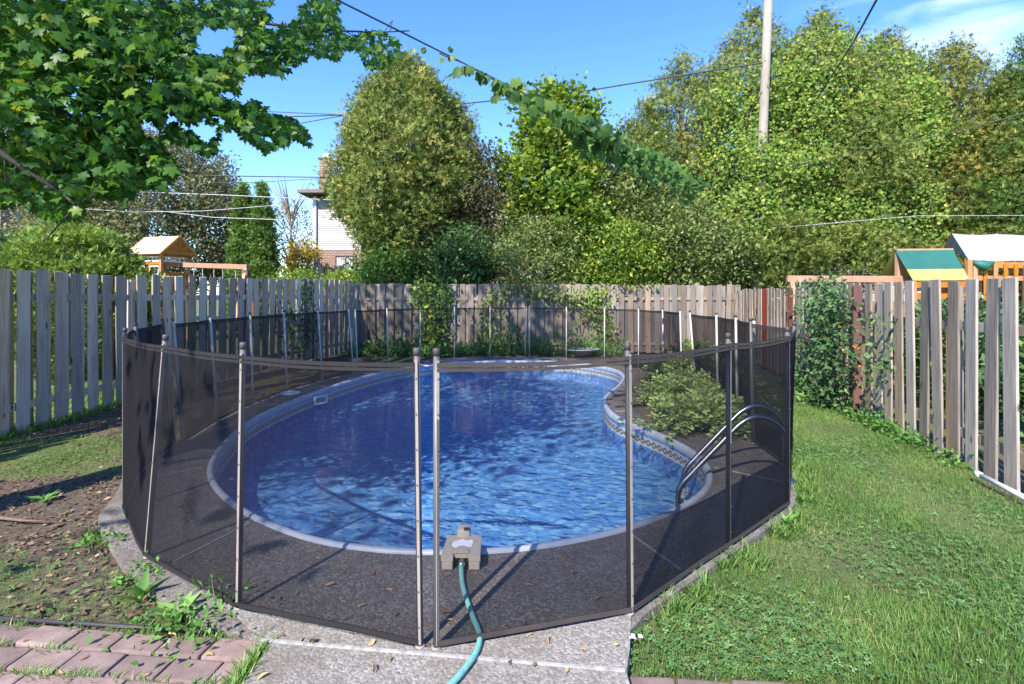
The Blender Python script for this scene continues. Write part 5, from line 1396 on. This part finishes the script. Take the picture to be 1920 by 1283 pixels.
scatter_obj('foliage', gv_, T_GRAPE, pos, np.c_[rng.normal(size=(n, 2)) * .5, np.full(n, -1.)], np.c_[rng.normal(size=(n, 1)) * .6, np.full((n, 1), -1.), rng.normal(size=(n, 1)) * .4 + .2], rng.uniform(.07, .125, n), M['vine_dark'], rng.normal(.5, .25, n), kind='stuff')
MB().tube([wire_at_u(u) - Vector((0, .01, .012 + .008 * math.sin(u * .07))) for u in np.linspace(825, 1330, 60)], .0055, 5, False).build('stem', M['bark'], gv_)

# ---- maple: trunk left outside the frame, branches reaching into the picture
mp_root = empty('maple_tree', (-5.1, 1.4, 0), 'big green maple with branches hanging into the upper left corner', 'tree')
rng = np.random.default_rng(80)
branches = [  # pixel polylines with depth
    [(-420, 60, 3.2), (-100, -40, 3.6), (100, 60, 3.8), (200, 70, 4.0), (140, 60, 4.0)],
    [(-400, -100, 3.4), (60, -60, 4.0), (290, 0, 4.4), (370, 20, 4.5), (470, 40, 4.6), (590, 55, 4.7), (700, 60, 4.8), (768, 58, 4.9)],
    [(-400, 40, 3.2), (-50, 60, 3.6), (120, 130, 4.0), (300, 140, 4.3), (430, 190, 4.5), (520, 225, 4.6), (580, 262, 4.7)],
    [(-400, 80, 3.0), (-60, 150, 3.2), (60, 190, 3.4), (160, 230, 3.6), (260, 290, 3.8), (325, 320, 3.9)],
    [(-400, 120, 2.6), (-80, 240, 2.8), (20, 300, 2.9), (110, 360, 3.0), (150, 390, 3.0)],
    [(-300, -200, 3.6), (100, -120, 4.2), (400, -60, 4.6), (600, -20, 4.9), (700, -30, 5.0)],
]
fork = Vector((-5.0, 1.5, 2.9))
bm_ = MB()
for br_ in branches:
    pts = [Q(*b_) for b_ in br_]
    pts = [Vector(p_) for p_ in catmull([tuple(fork)] + [tuple(p_) for p_ in pts], 4)]
    k = len(pts); bm_.tube(pts, [.030 * (1 - i / k) ** 1.3 + .005 for i in range(k)], 6, False)
bm_.tube([(-5.1, 1.4, -.1), (-5.08, 1.42, 1.2), (-5.0, 1.5, 2.9), (-5.2, 1.3, 5.0), (-5.4, 1.2, 7.5)], [.26, .2, .19, .13, .05], 12)
# high limbs of the part of the crown outside the frame
limbs = []
for i in range(16):
    a = rng.uniform(0, 6.28); q = Vector((-5.3 + math.cos(a) * rng.uniform(1.5, 3.8), 1.4 + math.sin(a) * rng.uniform(1.5, 3.8), rng.uniform(4.6, 8.5)))
    limbs.append(q); s_ = Vector((-5.1, 1.4, rng.uniform(3.2, 6))); bm_.tube([s_, s_.lerp(q, .5) + Vector((0, 0, .3)), q], [.07, .045, .012], 5, False)
bm_.build('trunk', M['bark_dark'], mp_root, True)
# leaf positions: inside the outline the foliage has in the view, in layers of several metres of depth
MASK = [(-260, -260), (690, -260), (700, -20), (640, -8), (628, 18), (640, 60), (650, 68), (740, 50), (768, 62), (745, 82), (745, 108), (700, 128), (640, 112), (600, 106), (560, 118), (520, 136), (470, 134), (452, 122), (445, 150),
        (460, 180), (520, 206), (560, 228), (585, 268), (575, 284), (540, 268), (500, 284), (470, 262), (440, 238), (415, 240), (402, 282), (385, 292), (360, 268), (312, 264), (300, 240), (262, 205), (258, 250), (298, 262), (320, 300), (325, 330),
        (300, 352), (255, 345), (238, 372), (190, 360), (155, 376), (148, 404), (100, 412), (72, 392), (50, 375), (0, 388), (-260, 420)]
N = 66000
u = rng.uniform(-260, 775, N); v = rng.uniform(-260, 420, N)
k = in_poly(u, v, MASK); u, v = u[k], v[k]
# thin out towards the outer edge so that sky shows through
dens = np.clip(1.2 - (u - 250) / 900, .45, 1) * np.where((v < 0) | (u < -20), .3, 1)
k = rng.uniform(size=len(u)) < dens; u, v = u[k], v[k]
Y = np.clip(3.5 + (u + 260) / 1000 * 1.6 + rng.normal(0, .6, len(u)), 2.9, 6.8)
gapn = vnoise(u, v, .055, 21) + .4 * vnoise(u, v, .15, 22)
k = (gapn > .47) | (u < 300) & (gapn > .2); u, v, Y = u[k], v[k], Y[k]
pos = np.c_[(u - U0) / FPX * Y, Y, EYE - (v - VH) / FPX * Y]
n = len(pos)
ax = np.c_[rng.normal(.35, .55, n), rng.normal(-.1, .5, n), rng.normal(-.75, .35, n)]
nm = np.c_[rng.normal(.1, .55, n), rng.normal(-.45, .5, n), rng.normal(.75, .35, n)]
sz = rng.uniform(.042, .078, n) * (.85 + .3 * vnoise(u, v, .02, 77)); tint = np.clip(rng.normal(.36, .2, n) + np.where(u < 220, .14, 0), 0, 1)  # tint raised on the left, painting light that glows through the leaves
# the 300 that show largest are leaves of their own
vis = (u > 0) & (u < 780) & (v > 0)
px = np.where(vis, sz / Y, 0); order = np.argsort(-px); bigi = order[:300]; rest = order[300:]
ml_me = scatter('leaf', T_MAPLE, [(0, 0, 0)], [(0, 1, 0)], [(0, 0, 1)], 1.0, M['maple_one'], np.array([.5]))
B = world_loc(mp_root)
for i in bigi: link('leaf', ml_me, mp_root, Vector(pos[i]) - B, vec_euler(ax[i], nm[i]), (sz[i],) * 3)
# crown outside the frame (it shades the yard)
hi = np.array([tuple(q) for q in limbs]); k = 55
cc = np.concatenate([hi[rng.integers(0, len(hi), k)] + rng.normal(size=(k, 3)) * np.array([1.0, 1.0, .8])]); cc = cc[(cc[:, 2] > 3.6)]
ii = np.repeat(np.arange(len(cc)), 16); p2 = cc[ii] + rng.normal(size=(len(ii), 3)) * .28
uu = p2[:, 0] / np.maximum(p2[:, 1], .05) * FPX + U0; vv = VH - (p2[:, 2] - EYE) / np.maximum(p2[:, 1], .05) * FPX
inframe = (p2[:, 1] > .2) & (uu > -60) & (uu < 1980) & (vv > -60)
p2 = p2[~inframe]; n2 = len(p2)
allp = np.concatenate([pos[rest], p2]); alla = np.concatenate([ax[rest], np.c_[rng.normal(0, .6, (n2, 2)), rng.normal(-.6, .4, n2)]]); alln = np.concatenate([nm[rest], np.c_[rng.normal(0, .5, (n2, 2)), rng.normal(.9, .3, n2)]])
alls = np.concatenate([sz[rest], rng.uniform(.13, .2, n2)]); allt = np.concatenate([tint[rest], rng.normal(.5, .2, n2)])
for tm_, sl_ in ((T_MAPLE, slice(0, None, 2)), (T_MAPLE_CURL, slice(1, None, 2))):
    scatter_obj('crown', mp_root, tm_, allp[sl_], alla[sl_], alln[sl_], alls[sl_], M['maple'], allt[sl_], kind='stuff')
# twigs from the branches out to the leaves
bp = np.concatenate([np.array([tuple(q) for q in catmull([tuple(Q(*b_)) for b_ in br_], 8)]) for br_ in branches])
tw_ = MB(); pick = pos[rng.choice(len(pos), 420, replace=False)]
for q in pick:
    d2 = ((bp - q) ** 2).sum(1); j = int(np.argmin(d2))
    if d2[j] > .10: continue
    a_ = Vector(bp[j]); b_ = Vector(q); mid_ = a_.lerp(b_, .55) + Vector(rng.normal(size=3) * .05); tw_.tube([a_, mid_, b_], [.006, .004, .0018], 4, False)
tw_.build('twig', M['bark_dark'], mp_root)['kind'] = 'stuff'

root = empty('neighbour_tree', (-6.4, 4.4, 0), 'tall leafy tree beyond the left fence outside the view, its top behind the maple', 'tree')
c = crown(root, (-6.4, 4.4), 6.8, 12.0, lambda t: 2.9 * math.sin(PI * (.1 + .85 * t)) ** .6, 260, 20, .3, T_LEAF, .22, M['broad'], 85, flat=True, rnd=.9)
trunk(root, (-6.4, 4.4, 0), 9.5, .2, M['bark'], 85, [tuple(q) for q in c[:24]])

# ================================================================== SHRUBS INSIDE THE YARD
def fronds(root, base, n, length, spread, mat, seed, leaf=.045, h=1.0, per=34, droop=.5, stem=True, dirs=None, lw=.16):
    rng = np.random.default_rng(seed); P_, A_, N_, S_ = [], [], [], []; st = MB()
    for i in range(n):
        a = rng.uniform(0, 6.28) if dirs is None else rng.uniform(*dirs); L = length * rng.uniform(.6, 1.15)
        b = np.array([base[0] + rng.normal() * spread * .5, base[1] + rng.normal() * spread * .5, base[2]])
        o = np.array([math.cos(a), math.sin(a), 0]); el = rng.uniform(.5, 1.35); pts = []
        for j in range(9):
            t_ = j / 8; s_ = L * t_
            pts.append(b + o * (s_ * math.cos(el) + spread * .2 * t_) + np.array([0, 0, h * (s_ * math.sin(el) - droop * s_ * s_ / length)]))
        pts = np.array(pts); pts[:, 2] = np.maximum(pts[:, 2], base[2] + .02)
        if stem: st.tube([Vector(p) for p in pts[::2]], [.007, .006, .005, .003, .002], 4, False)
        tt = rng.uniform(.18, 1, per); ip = np.stack([np.interp(tt * 8, np.arange(9), pts[:, k]) for k in range(3)], 1)
        tang = pts[-1] - pts[3]; sd = np.cross(tang, [0, 0, 1.]); sd /= np.linalg.norm(sd) + 1e-6
        sg = rng.choice([-1, 1], per)[:, None]
        P_.append(ip + rng.normal(size=(per, 3)) * .02); A_.append(sd * sg + unit(tang[None])[0] * .8 + rng.normal(size=(per, 3)) * .35); N_.append(np.array([[0, 0, 1.]]) + rng.normal(size=(per, 3)) * .5); S_.append(leaf * rng.uniform(.6, 1.4, per))
    P_, A_, N_, S_ = map(np.concatenate, (P_, A_, N_, S_))
    scatter_obj('foliage', root, T_DIAMOND, P_, A_, N_, S_, mat, np.clip(np.random.default_rng(seed + 1).normal(.5, .25, len(P_)), 0, 1))
    if stem: st.build('stem', M['stem'], root)
for i, (u, v, n, L, sp, h, lab) in enumerate([
        (1322, 800, 250, .58, .36, .98, 'feathery green shrub inside the mesh nearest the ladder'),
        (1280, 762, 200, .60, .32, 1.1, 'feathery green shrub inside the mesh leaning over the pool bend'),
        (1352, 752, 190, .74, .32, 1.05, 'feathery green shrub inside the mesh before its right hand posts'),
        (1283, 716, 170, .74, .34, 1.1, 'feathery green shrub inside the mesh at the far end of the row'),
        (1315, 702, 150, .95, .30, 1.2, 'tall wispy shrub inside the mesh before the right end of the back fence')]):
    p = P(u, v); root = empty('feathery_shrub', p, lab, 'shrub', 'feathery shrubs inside the pool mesh')
    fronds(root, tuple(p), n, L, sp, M['feather'], 90 + i, .06, h * 1.12, 46)
# planting bed under them
bed = [(1.42, 7.5), (1.62, 6.35), (2.05, 5.35), (2.40, 5.45), (2.62, 6.4), (2.70, 8.2), (2.72, 9.6), (2.4, 10.4), (2.15, 9.4), (1.75, 8.2)]
slab('planting_bed', np.array(bed), None, -.05, .006, M['ground'], deck)

# flowering bush on the right fence
def fence_xy(u, off=-0.12):
    k_ = (u - U0) / FPX; y = (3.246 + off) / (k_ - .198); return k_ * y, y
x, y = fence_xy(1570, -.2); root = empty('flowering_bush', (x, y, -.08), 'dark leafy bush with orange yellow blossoms against the right fence', 'bush')
rng = np.random.default_rng(100); cl = []
for _ in range(110):
    u = rng.normal(1560, 30); v = rng.uniform(528, 752); w = 1 - abs(v - 640) / 260
    u = 1567 + (u - 1567) * (.45 + w) - (v < 560) * 8
    if 1590 < u < 1626 and rng.uniform() < .93: u -= 45
    x_, y_ = fence_xy(u, -.22 + rng.normal() * .10); cl.append((x_, y_, EYE - (v - VH) / FPX * y_))
cl = np.array(cl); ii = np.repeat(np.arange(len(cl)), 26); pos = cl[ii] + rng.normal(size=(len(ii), 3)) * np.array([.10, .14, .10]); n = len(pos)
scatter_obj('foliage', root, T_LEAF, pos, np.c_[rng.normal(-.2, .6, n), rng.normal(0, .6, n), rng.normal(-.2, .5, n)], np.c_[rng.normal(-.6, .5, n), rng.normal(-.3, .5, n), rng.normal(.6, .4, n)], rng.uniform(.05, .11, n), M['dark_leaf'], rng.normal(.5, .25, n))
st = MB()
for q in cl[::8]: st.tube([(x + rng.normal() * .08, y + rng.normal() * .2, -.1), tuple((np.array([x, y, -.1]) + q) / 2 + rng.normal(size=3) * .05), tuple(q)], [.012, .008, .003], 4, False)
st.build('stem', M['bark'], root)
for (u, v) in ((1584, 660), (1575, 610), (1618, 686), (1617, 722), (1553, 634), (1526, 612), (1609, 650)):
    x_, y_ = fence_xy(u, -.36); c_ = np.array([x_, y_, EYE - (v - VH) / FPX * y_]); k = 14
    P_ = c_ + rng.normal(size=(k, 3)) * .02; scatter_obj('blossom', root, T_LEAF, P_, rnd_dir(k, rng), rnd_dir(k, rng), rng.uniform(.022, .036, k), M['blossom'], np.full(k, .5))

# creepers on the back fence and the left fence
def creeper(label, px, Y, n, mat, seed, size=.09, spr=(.10, .05, .10), xoff=None):
    rng = np.random.default_rng(seed); root = empty('creeper', tuple(Q(px[0][0], px[0][1], Y)), label, 'creeper'); pos = []; st = MB()
    for line in [px]:
        cs = catmull([tuple(Q(u, v, Y if xoff is None else xoff(u))) for u, v in line], 10)
        st.tube([Vector(q) for q in cs], .01, 5, False)
        for q in cs: pos.append(q + rng.normal(size=(n, 3)) * np.array(spr))
    pos = np.concatenate(pos); k = len(pos)
    scatter_obj('foliage', root, T_LEAF, pos, np.c_[rng.normal(0, .6, (k, 2)), rng.normal(-.6, .4, k)], np.c_[rng.normal(0, .5, k), rng.normal(-.9, .3, k), rng.normal(.4, .3, k)], size * rng.uniform(.6, 1.3, k), mat, rng.normal(.55, .25, k))
    st.build('stem', M['bark'], root)
creeper('bright green creeper hanging over the back fence left of the middle', [(800, 528), (795, 560), (810, 600), (800, 640), (815, 662)], 14.12, 16, M['vine'], 110, .13, (.18, .06, .12))
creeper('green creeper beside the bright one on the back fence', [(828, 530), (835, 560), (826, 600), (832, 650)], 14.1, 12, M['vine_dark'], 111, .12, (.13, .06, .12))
creeper('pale creeper trailing down the middle of the back fence', [(960, 530), (930, 555), (915, 590), (922, 630), (915, 655)], 14.1, 12, M['broad'], 112, .11, (.2, .06, .12))
creeper('pale creeper at the top of the back fence right of the middle', [(1000, 545), (1045, 552), (1090, 560), (1110, 590)], 14.1, 14, M['broad'], 113, .12, (.2, .06, .12))
creeper('green creeper on the right half of the back fence', [(1120, 540), (1115, 570), (1130, 610), (1140, 650)], 14.1, 13, M['vine'], 114, .12, (.2, .06, .12))
creeper('dark creeper on the left fence near its far end', [(575, 528), (570, 560), (580, 600), (570, 640)], 11.8, 8, M['dark_leaf'], 115, .11, (.10, .12, .12), xoff=lambda u: 12.0)
creeper('dark creeper low on the left fence behind the mesh', [(545, 575), (550, 620), (560, 660)], 10.6, 7, M['dark_leaf'], 116, .10, (.12, .12, .10), xoff=lambda u: 10.9)

# weedy border at the foot of the back fence
root = tag(empty('border_weeds', (0, 13.9, 0)), kind='stuff'); rng = np.random.default_rng(120)
cx_ = rng.uniform(-4.1, 3.0, 260); cy_ = rng.uniform(13.2, 14.15, 260); hgt = .08 + .28 * vnoise(cx_, cy_, 2.2, 6) ** 2
ii = np.repeat(np.arange(260), 22); n = len(ii)
pos = np.c_[cx_[ii] + rng.normal(size=n) * .09, cy_[ii] + rng.normal(size=n) * .08, -.03 + np.abs(rng.normal(size=n)) * hgt[ii]]
root.name = 'border_weeds'
scatter_obj('foliage', root, T_LEAF, pos, rnd_dir(n, rng) + np.array([0, 0, .3]), rnd_dir(n, rng) * .7 + np.array([0, -.3, 1]), rng.uniform(.06, .13, n), M['weed'], rng.normal(.5, .25, n), kind='stuff')
# weedy border at the foot of the right fence
root = tag(empty('fence_weeds', (4.5, 7, 0)), kind='stuff')
cy_ = 4.6 + 5 * rng.uniform(size=170) ** .6; cx_ = 3.246 + .198 * cy_ - rng.uniform(.03, .16 + .035 * (cy_ - 4.5)) ; hgt = .03 + .14 * vnoise(cx_, cy_, 4, 6) ** 2
ii = np.repeat(np.arange(170), 20); n = len(ii)
pos = np.c_[cx_[ii] + rng.normal(size=n) * .06, cy_[ii] + rng.normal(size=n) * .09, -.10 + np.abs(rng.normal(size=n)) * hgt[ii]]
scatter_obj('foliage', root, T_LEAF, pos, rnd_dir(n, rng) + np.array([0, 0, .3]), rnd_dir(n, rng) * .7 + np.array([0, -.3, 1]), rng.uniform(.03, .065, n), M['weed'], rng.normal(.35, .25, n), kind='stuff')

def rosette(name, p, label, mat, n, size, seed, up=.5, wid=1.0, group=None, cat='weed', flat_z=0.0):
    """low plant of separate leaves round one crown; the leaves are its parts"""
    rng = np.random.default_rng(seed); root = empty(name, tuple(p), label, cat, group)
    me = scatter('leaf', T_LEAF, [(0, 0, 0)], [(0, 1, 0)], [(0, 0, 1)], 1.0, mat, np.array([rng.uniform(.3, .9)]))
    for i in range(n):
        a = 2 * PI * i / n + rng.normal() * .3; e = up * rng.uniform(.5, 1.4); s_ = size * .68 * rng.uniform(.6, 1.2)
        ax = (math.cos(a) * math.cos(e), math.sin(a) * math.cos(e), math.sin(e))
        link('leaf', me, root, (0, 0, flat_z * i / n), vec_euler(ax, (-math.cos(a) * .6 + rng.normal() * .2, -math.sin(a) * .6, 1)), (s_ * wid, s_, s_))
    return root
rosette('mullein_plant', P(1845, 862, -.02), 'woolly grey green mullein with broad leaves at the right fence', M['grey_leaf'], 14, .17, 130, .35, 1.3, cat='plant', flat_z=.10)
rosette('dandelion_weed', P(85, 938, -.04), 'dandelion rosette on the bare earth left above the twig', M['weed'], 9, .17, 131, .35, .7)
rosette('dandelion_weed', P(262, 1128, -.04), 'long leaved dandelion by the patio edging', M['weed'], 9, .2, 132, .8, .6)
rosette('dandelion_weed', P(330, 1160, -.04), 'lush dandelion rosette in the weeds at the patio corner', M['weed'], 12, .19, 133, .6, .75)
rosette('dandelion_weed', P(1475, 985, -.04), 'upright dandelion at the rim of the deck below the right mesh corner', M['weed'], 8, .16, 134, .9, .6)
rosette('dandelion_weed', P(1242, 1092, -.04), 'upright dandelion beside the near right post', M['weed'], 7, .13, 135, 1.0, .6)
rosette('dandelion_weed', P(1570, 955, -.06), 'flat dandelion in the lawn right of the mesh corner', M['weed'], 9, .16, 136, .3, .7)
rosette('dandelion_weed', P(1508, 745, -.04), 'broad leaved plant at the foot of the flowering bush', M['weed'], 9, .22, 137, .3, 1.3)
rosette('grey_weed', P(1860, 1062, -.08), 'pale grey weed leaf cluster in the lawn at the right edge', M['grey_leaf'], 8, .11, 138, .3, .9)
rosette('grey_weed', P(1745, 1060, -.08), 'pale grey weed in the middle of the right lawn', M['grey_leaf'], 6, .09, 139, .4, .9)
rosette('dandelion_weed', P(1715, 1232, -.08), 'broad dandelion near the bottom of the right lawn', M['weed'], 8, .13, 140, .5, .9)
# leafy weed clump at the patio corner
for i, (u, v, w, lab) in enumerate(((395, 1165, .12, 'tall leafy weed clump between patio corner and deck rim'), (345, 1175, .13, 'low leafy weed clump on the patio edging'), (268, 1085, .10, 'leafy weed clump at the deck rim near the left post'), (190, 1020, .10, 'small ivy clump on the earth by the left mesh corner'))):
    p = P(u, v, -.04); root = empty('weed_clump', p, lab, 'weed'); rng = np.random.default_rng(150 + i); n = 150
    pos = np.array(p) + rng.normal(size=(n, 3)) * np.array([w, w * .8, .0]) + np.c_[np.zeros((n, 2)), np.abs(rng.normal(size=n)) * (.075 if i == 0 else .03)]
    scatter_obj('foliage', root, T_LEAF, pos, rnd_dir(n, rng) + np.array([0, 0, .2]), rnd_dir(n, rng) * .6 + np.array([0, -.2, 1]), rng.uniform(.022, .05, n), M['weed'], rng.normal(.4, .25, n))
    m = MB()
    for q in pos[::9]: m.tube([(p.x + rng.normal() * w * .4, p.y, -.05), tuple(q)], [.003, .0015], 4, False)
    m.build('stem', M['stem'], root)

# ================================================================== GRASS, CLOVER, LITTER
def in_deck(x, y):
    return np.where(x > .55, in_poly(x, y, ml), in_poly(x, y, RIM)) | in_poly(x, y, np.array([(-1.12, 0), (.452, 0), (.452, 2.1), (.55, 2.4), (-1.2, 2.5), (-1.08, 2.2)])) | ((y < 2.435 + (x + 2.3) * -.088) & (x < -1.0) & (x > -3.4)) | (in_poly(x, y, np.array([(.45, 0), (2.0, 0), (1.6, 2.05), (.45, 2.135)])))
def grass(name, n, xr, yr, seed, size, mat=M['grass'], tmpl=T_BLADE, thin=True, bright=0.0, wid=1.0):
    rng = np.random.default_rng(seed)
    # denser towards the camera
    y = yr[0] + (yr[1] - yr[0]) * rng.uniform(size=n) ** 1.7; x = rng.uniform(*xr, n)
    k = (x < 3.246 + .198 * y - .04) & (x > -5.42) & ~in_deck(x, y) & (np.abs(x) < y * 1.02 + .3)
    x, y = x[k], y[k]
    t_ = turf_amount(x, y); k = rng.uniform(size=len(x)) < t_ ** 1.3 * (.6 + .4 * vnoise(x, y, 5.5, 30 + seed)); x, y = x[k], y[k]; n = len(x)
    z = ground_z(x, y) - .004
    h = size * rng.uniform(.45, 1.25, n) * (.7 + .6 * vnoise(x, y, 3.5, 41))
    a = rng.uniform(0, 6.28, n); le = rng.uniform(.15, .9, n)
    ax = np.c_[np.cos(a) * le, np.sin(a) * le, np.ones(n)]; nm = np.c_[np.cos(a + rng.normal(0, .6, n)), np.sin(a), np.full(n, .2)]
    tint = np.clip(rng.normal(.38, .2, n) + .35 * (vnoise(x, y, 4.2, 50) - .5) + bright, 0, 1)
    tag(link(name, scatter(name, tmpl, np.c_[x, y, z], ax, nm, h, mat, tint, wid)), kind='stuff')
grass('lawn_grass', 430000, (.4, 4.8), (1.7, 8.5), 1, .045, wid=.75)
grass('lawn_grass', 16000, (2.3, 5.6), (6.5, 13.5), 2, .06)
grass('lawn_grass', 120000, (-5.5, -.9), (2.2, 6.6), 3, .04, wid=.75)
rngn = np.random.default_rng(170); n = 26000; x = rngn.uniform(-7.4, -5.35, n); y = rngn.uniform(4.2, 9.5, n); a = rngn.uniform(0, 6.28, n)
tag(link('neighbour_grass', scatter('neighbour_grass', T_BLADE, np.c_[x, y, ground_z(x, y)], np.c_[np.cos(a) * .5, np.sin(a) * .5, np.ones(n)], np.c_[np.cos(a), np.sin(a), np.full(n, .2)], rngn.uniform(.04, .12, n), M['grass'], rngn.normal(.5, .2, n))), kind='stuff')
rngr = np.random.default_rng(171); rr_ = ml[(ml[:, 0] > .5) & (ml[:, 1] < 5.2)]; n = 3600
ii = rngr.integers(0, len(rr_), n); q_ = (offset_loop(ml, 1.0) - ml)[(ml[:, 0] > .5) & (ml[:, 1] < 5.2)]
pr_ = rr_[ii] + q_[ii] * rngr.uniform(.03, .17, n)[:, None] + rngr.normal(size=(n, 2)) * .03; a = rngr.uniform(0, 6.28, n)
keep_ = vnoise(pr_[:, 0], pr_[:, 1], 9, 3) > .42; pr_ = pr_[keep_]; a = a[keep_]; n = len(a)
tag(link('rim_grass', scatter('rim_grass', T_BLADE, np.c_[pr_, ground_z(pr_[:, 0], pr_[:, 1])], np.c_[np.cos(a) * .6, np.sin(a) * .6, np.ones(n)], np.c_[np.cos(a), np.sin(a), np.full(n, .2)], rngr.uniform(.04, .13, n), M['grass'], rngr.normal(.45, .2, n), .7)), kind='stuff')
def clover(name, n, xr, yr, seed, size, patchy=True, mat=M['clover']):
    rng = np.random.default_rng(seed); y = yr[0] + (yr[1] - yr[0]) * rng.uniform(size=n) ** 1.5; x = rng.uniform(*xr, n)
    k = (x < 3.246 + .198 * y - .1) & (x > -5.3) & ~in_deck(x, y) & (np.abs(x) < y * 1.02 + .3); x, y = x[k], y[k]
    k = rng.uniform(size=len(x)) < turf_amount(x, y) ** 1.5 * np.clip((vnoise(x, y, 2.8, 60) - .3) * 2.2, 0.05, 1); x, y = x[k], y[k]; n = len(x)
    z = ground_z(x, y) + rng.uniform(.015, .04, n)
    a = rng.uniform(0, 6.28, n)
    tag(link(name, scatter(name, T_CLOVER, np.c_[x, y, z], np.c_[np.cos(a), np.sin(a), rng.normal(0, .15, n)], np.c_[rng.normal(0, .3, (n, 2)), np.ones(n)], size * rng.uniform(.6, 1.25, n), mat, rng.normal(.5, .25, n))), kind='stuff')
clover('clover', 44000, (.4, 4.6), (1.75, 6.0), 4, .0145)
clover('clover', 14000, (-4.5, -1.0), (2.25, 5.8), 5, .016)
# leaf litter on bare earth
rng = np.random.default_rng(160); n = 26000
y = 2.3 + 7.5 * rng.uniform(size=n) ** 1.3; x = rng.uniform(-5.45, -1.0, n); k = ~in_deck(x, y) & (x > -y * 1.02 - .3); x, y = x[k], y[k]
k = rng.uniform(size=len(x)) < (1.05 - turf_amount(x, y)) * (.4 + .6 * vnoise(x, y, 3, 8)); x, y = x[k], y[k]; n = len(x)
tag(link('leaf_litter', scatter('leaf_litter', T_LEAF, np.c_[x, y, ground_z(x, y) + rng.uniform(.002, .014, n)], np.c_[rng.normal(size=(n, 2)), rng.normal(0, .15, n)], np.c_[rng.normal(0, .35, (n, 2)), np.ones(n)], rng.uniform(.018, .06, n), M['litter'], rng.normal(.45, .25, n))), kind='stuff')
n = 5000; x = rng.uniform(.6, 4.5, n); y = rng.uniform(1.8, 7, n); k = ~in_deck(x, y) & (x < 3.2 + .198 * y); x, y = x[k], y[k]; n = len(x)
tag(link('dead_thatch', scatter('dead_thatch', T_BLADE, np.c_[x, y, ground_z(x, y) + rng.uniform(.005, .03, n)], np.c_[rng.normal(size=(n, 2)), rng.normal(0, .2, n)], np.c_[rng.normal(0, .3, (n, 2)), np.ones(n)], rng.uniform(.03, .07, n), M['litter'], rng.normal(.8, .15, n), .4)), kind='stuff')
# neighbour's lawn seen through the left fence and tufts in the paving joints
rng = np.random.default_rng(161); n = 5200
cxs = rng.uniform(-2.6, -1.1, 46); cys = 2.33 - .139 * rng.integers(0, 5, 46) - (cxs + 1.2) * .088; ii = rng.integers(0, 46, n)
x = cxs[ii] + rng.normal(size=n) * .035; y = cys[ii] + rng.normal(size=n) * .010
k = rng.uniform(size=n) < .38; x, y = x[k], y[k]; n = len(x); a = rng.uniform(0, 6.28, n)
tag(link('joint_grass', scatter('joint_grass', T_BLADE, np.c_[x, y, np.full(n, -.06)], np.c_[np.cos(a) * .6, np.sin(a) * .6, np.ones(n)], np.c_[np.cos(a), np.sin(a), np.full(n, .2)], rng.uniform(.02, .075, n), M['grass'], rng.normal(.5, .2, n))), kind='stuff')
n = 500; x = -1.06 + rng.normal(size=n) * .02; y = 2.08 + rng.normal(size=n) * .12; a = rng.uniform(0, 6.28, n)
tag(link('joint_grass', scatter('joint_grass', T_BLADE, np.c_[x, y, np.full(n, -.05)], np.c_[np.cos(a) * .5, np.sin(a) * .5, np.ones(n)], np.c_[np.cos(a), np.sin(a), np.full(n, .2)], rng.uniform(.03, .10, n), M['grass'], rng.normal(.5, .2, n))), kind='stuff')

# fallen leaves, each its own thing
def curled(seed):
    r = random.Random(seed); m = MB(); n = 6; w = r.uniform(.13, .24); cu = r.uniform(.08, .2); vs, fs = [], []
    for i in range(n + 1):
        t_ = i / n; ww = w * math.sin(PI * (0.04 + .92 * t_)) ** .8; bx = .12 * math.sin(PI * t_ * r.uniform(.8, 1.2))
        vs += [(bx - ww, t_, cu * (1.2 - t_) * .6 + .12 * abs(math.sin(3 * t_))), (bx, t_, .02 + .1 * t_ * t_), (bx + ww, t_, cu * .9 * t_ + .05)]
    for i in range(n): q = 3 * i; fs += [(q, q + 1, q + 4, q + 3), (q + 1, q + 2, q + 5, q + 4)]
    m.add(vs, fs); return m.mesh('fallen_leaf', M['fallen'], True)
FL = [curled(i) for i in range(4)]
def fallen(pxs, label, group, z=.004, s=(.028, .05)):
    for (u, v) in pxs:
        p = P(u, v, z); k = random.uniform(*s)
        o = link('fallen_leaf', random.choice(FL), None, p, (random.uniform(-.2, .2), random.uniform(-.2, .2), random.uniform(0, 6.28)), (k, k, k)); tag(o, label, 'leaf', group)
fallen([(520, 1192), (570, 1196), (598, 1200), (662, 1190), (690, 1212), (735, 1232), (960, 1238), (1000, 1250), (1000, 1190), (505, 1262), (1030, 1195), (700, 1262), (1100, 1222), (1060, 1262), (1150, 1210)],
       'small curled tan fallen leaf on the pale concrete before the mesh', 'fallen leaves on the pale concrete apron')
fallen([(560, 1110), (610, 1098), (640, 1128), (690, 1135), (735, 1110), (600, 1050), (700, 1080), (480, 1100), (640, 1160), (845, 1150), (850, 1165), (920, 1122), (935, 1140), (985, 1165), (1085, 1075), (930, 1060), (1200, 1060), (1130, 1120), (845, 1080), (400, 1050), (350, 1010), (420, 880), (440, 900), (330, 950), (380, 980), (640, 1075), (750, 1150), (520, 1130), (780, 1090), (1000, 1100)],
       'small dry fallen leaf on the dark deck behind the near mesh', 'fallen leaves on the dark deck')
fallen([(300, 1216), (150, 1240), (110, 1258), (330, 1195), (200, 1225), (265, 1270), (60, 1200), (400, 1230)], 'small dry fallen leaf on the pink brick patio', 'fallen leaves on the brick patio', -.03)
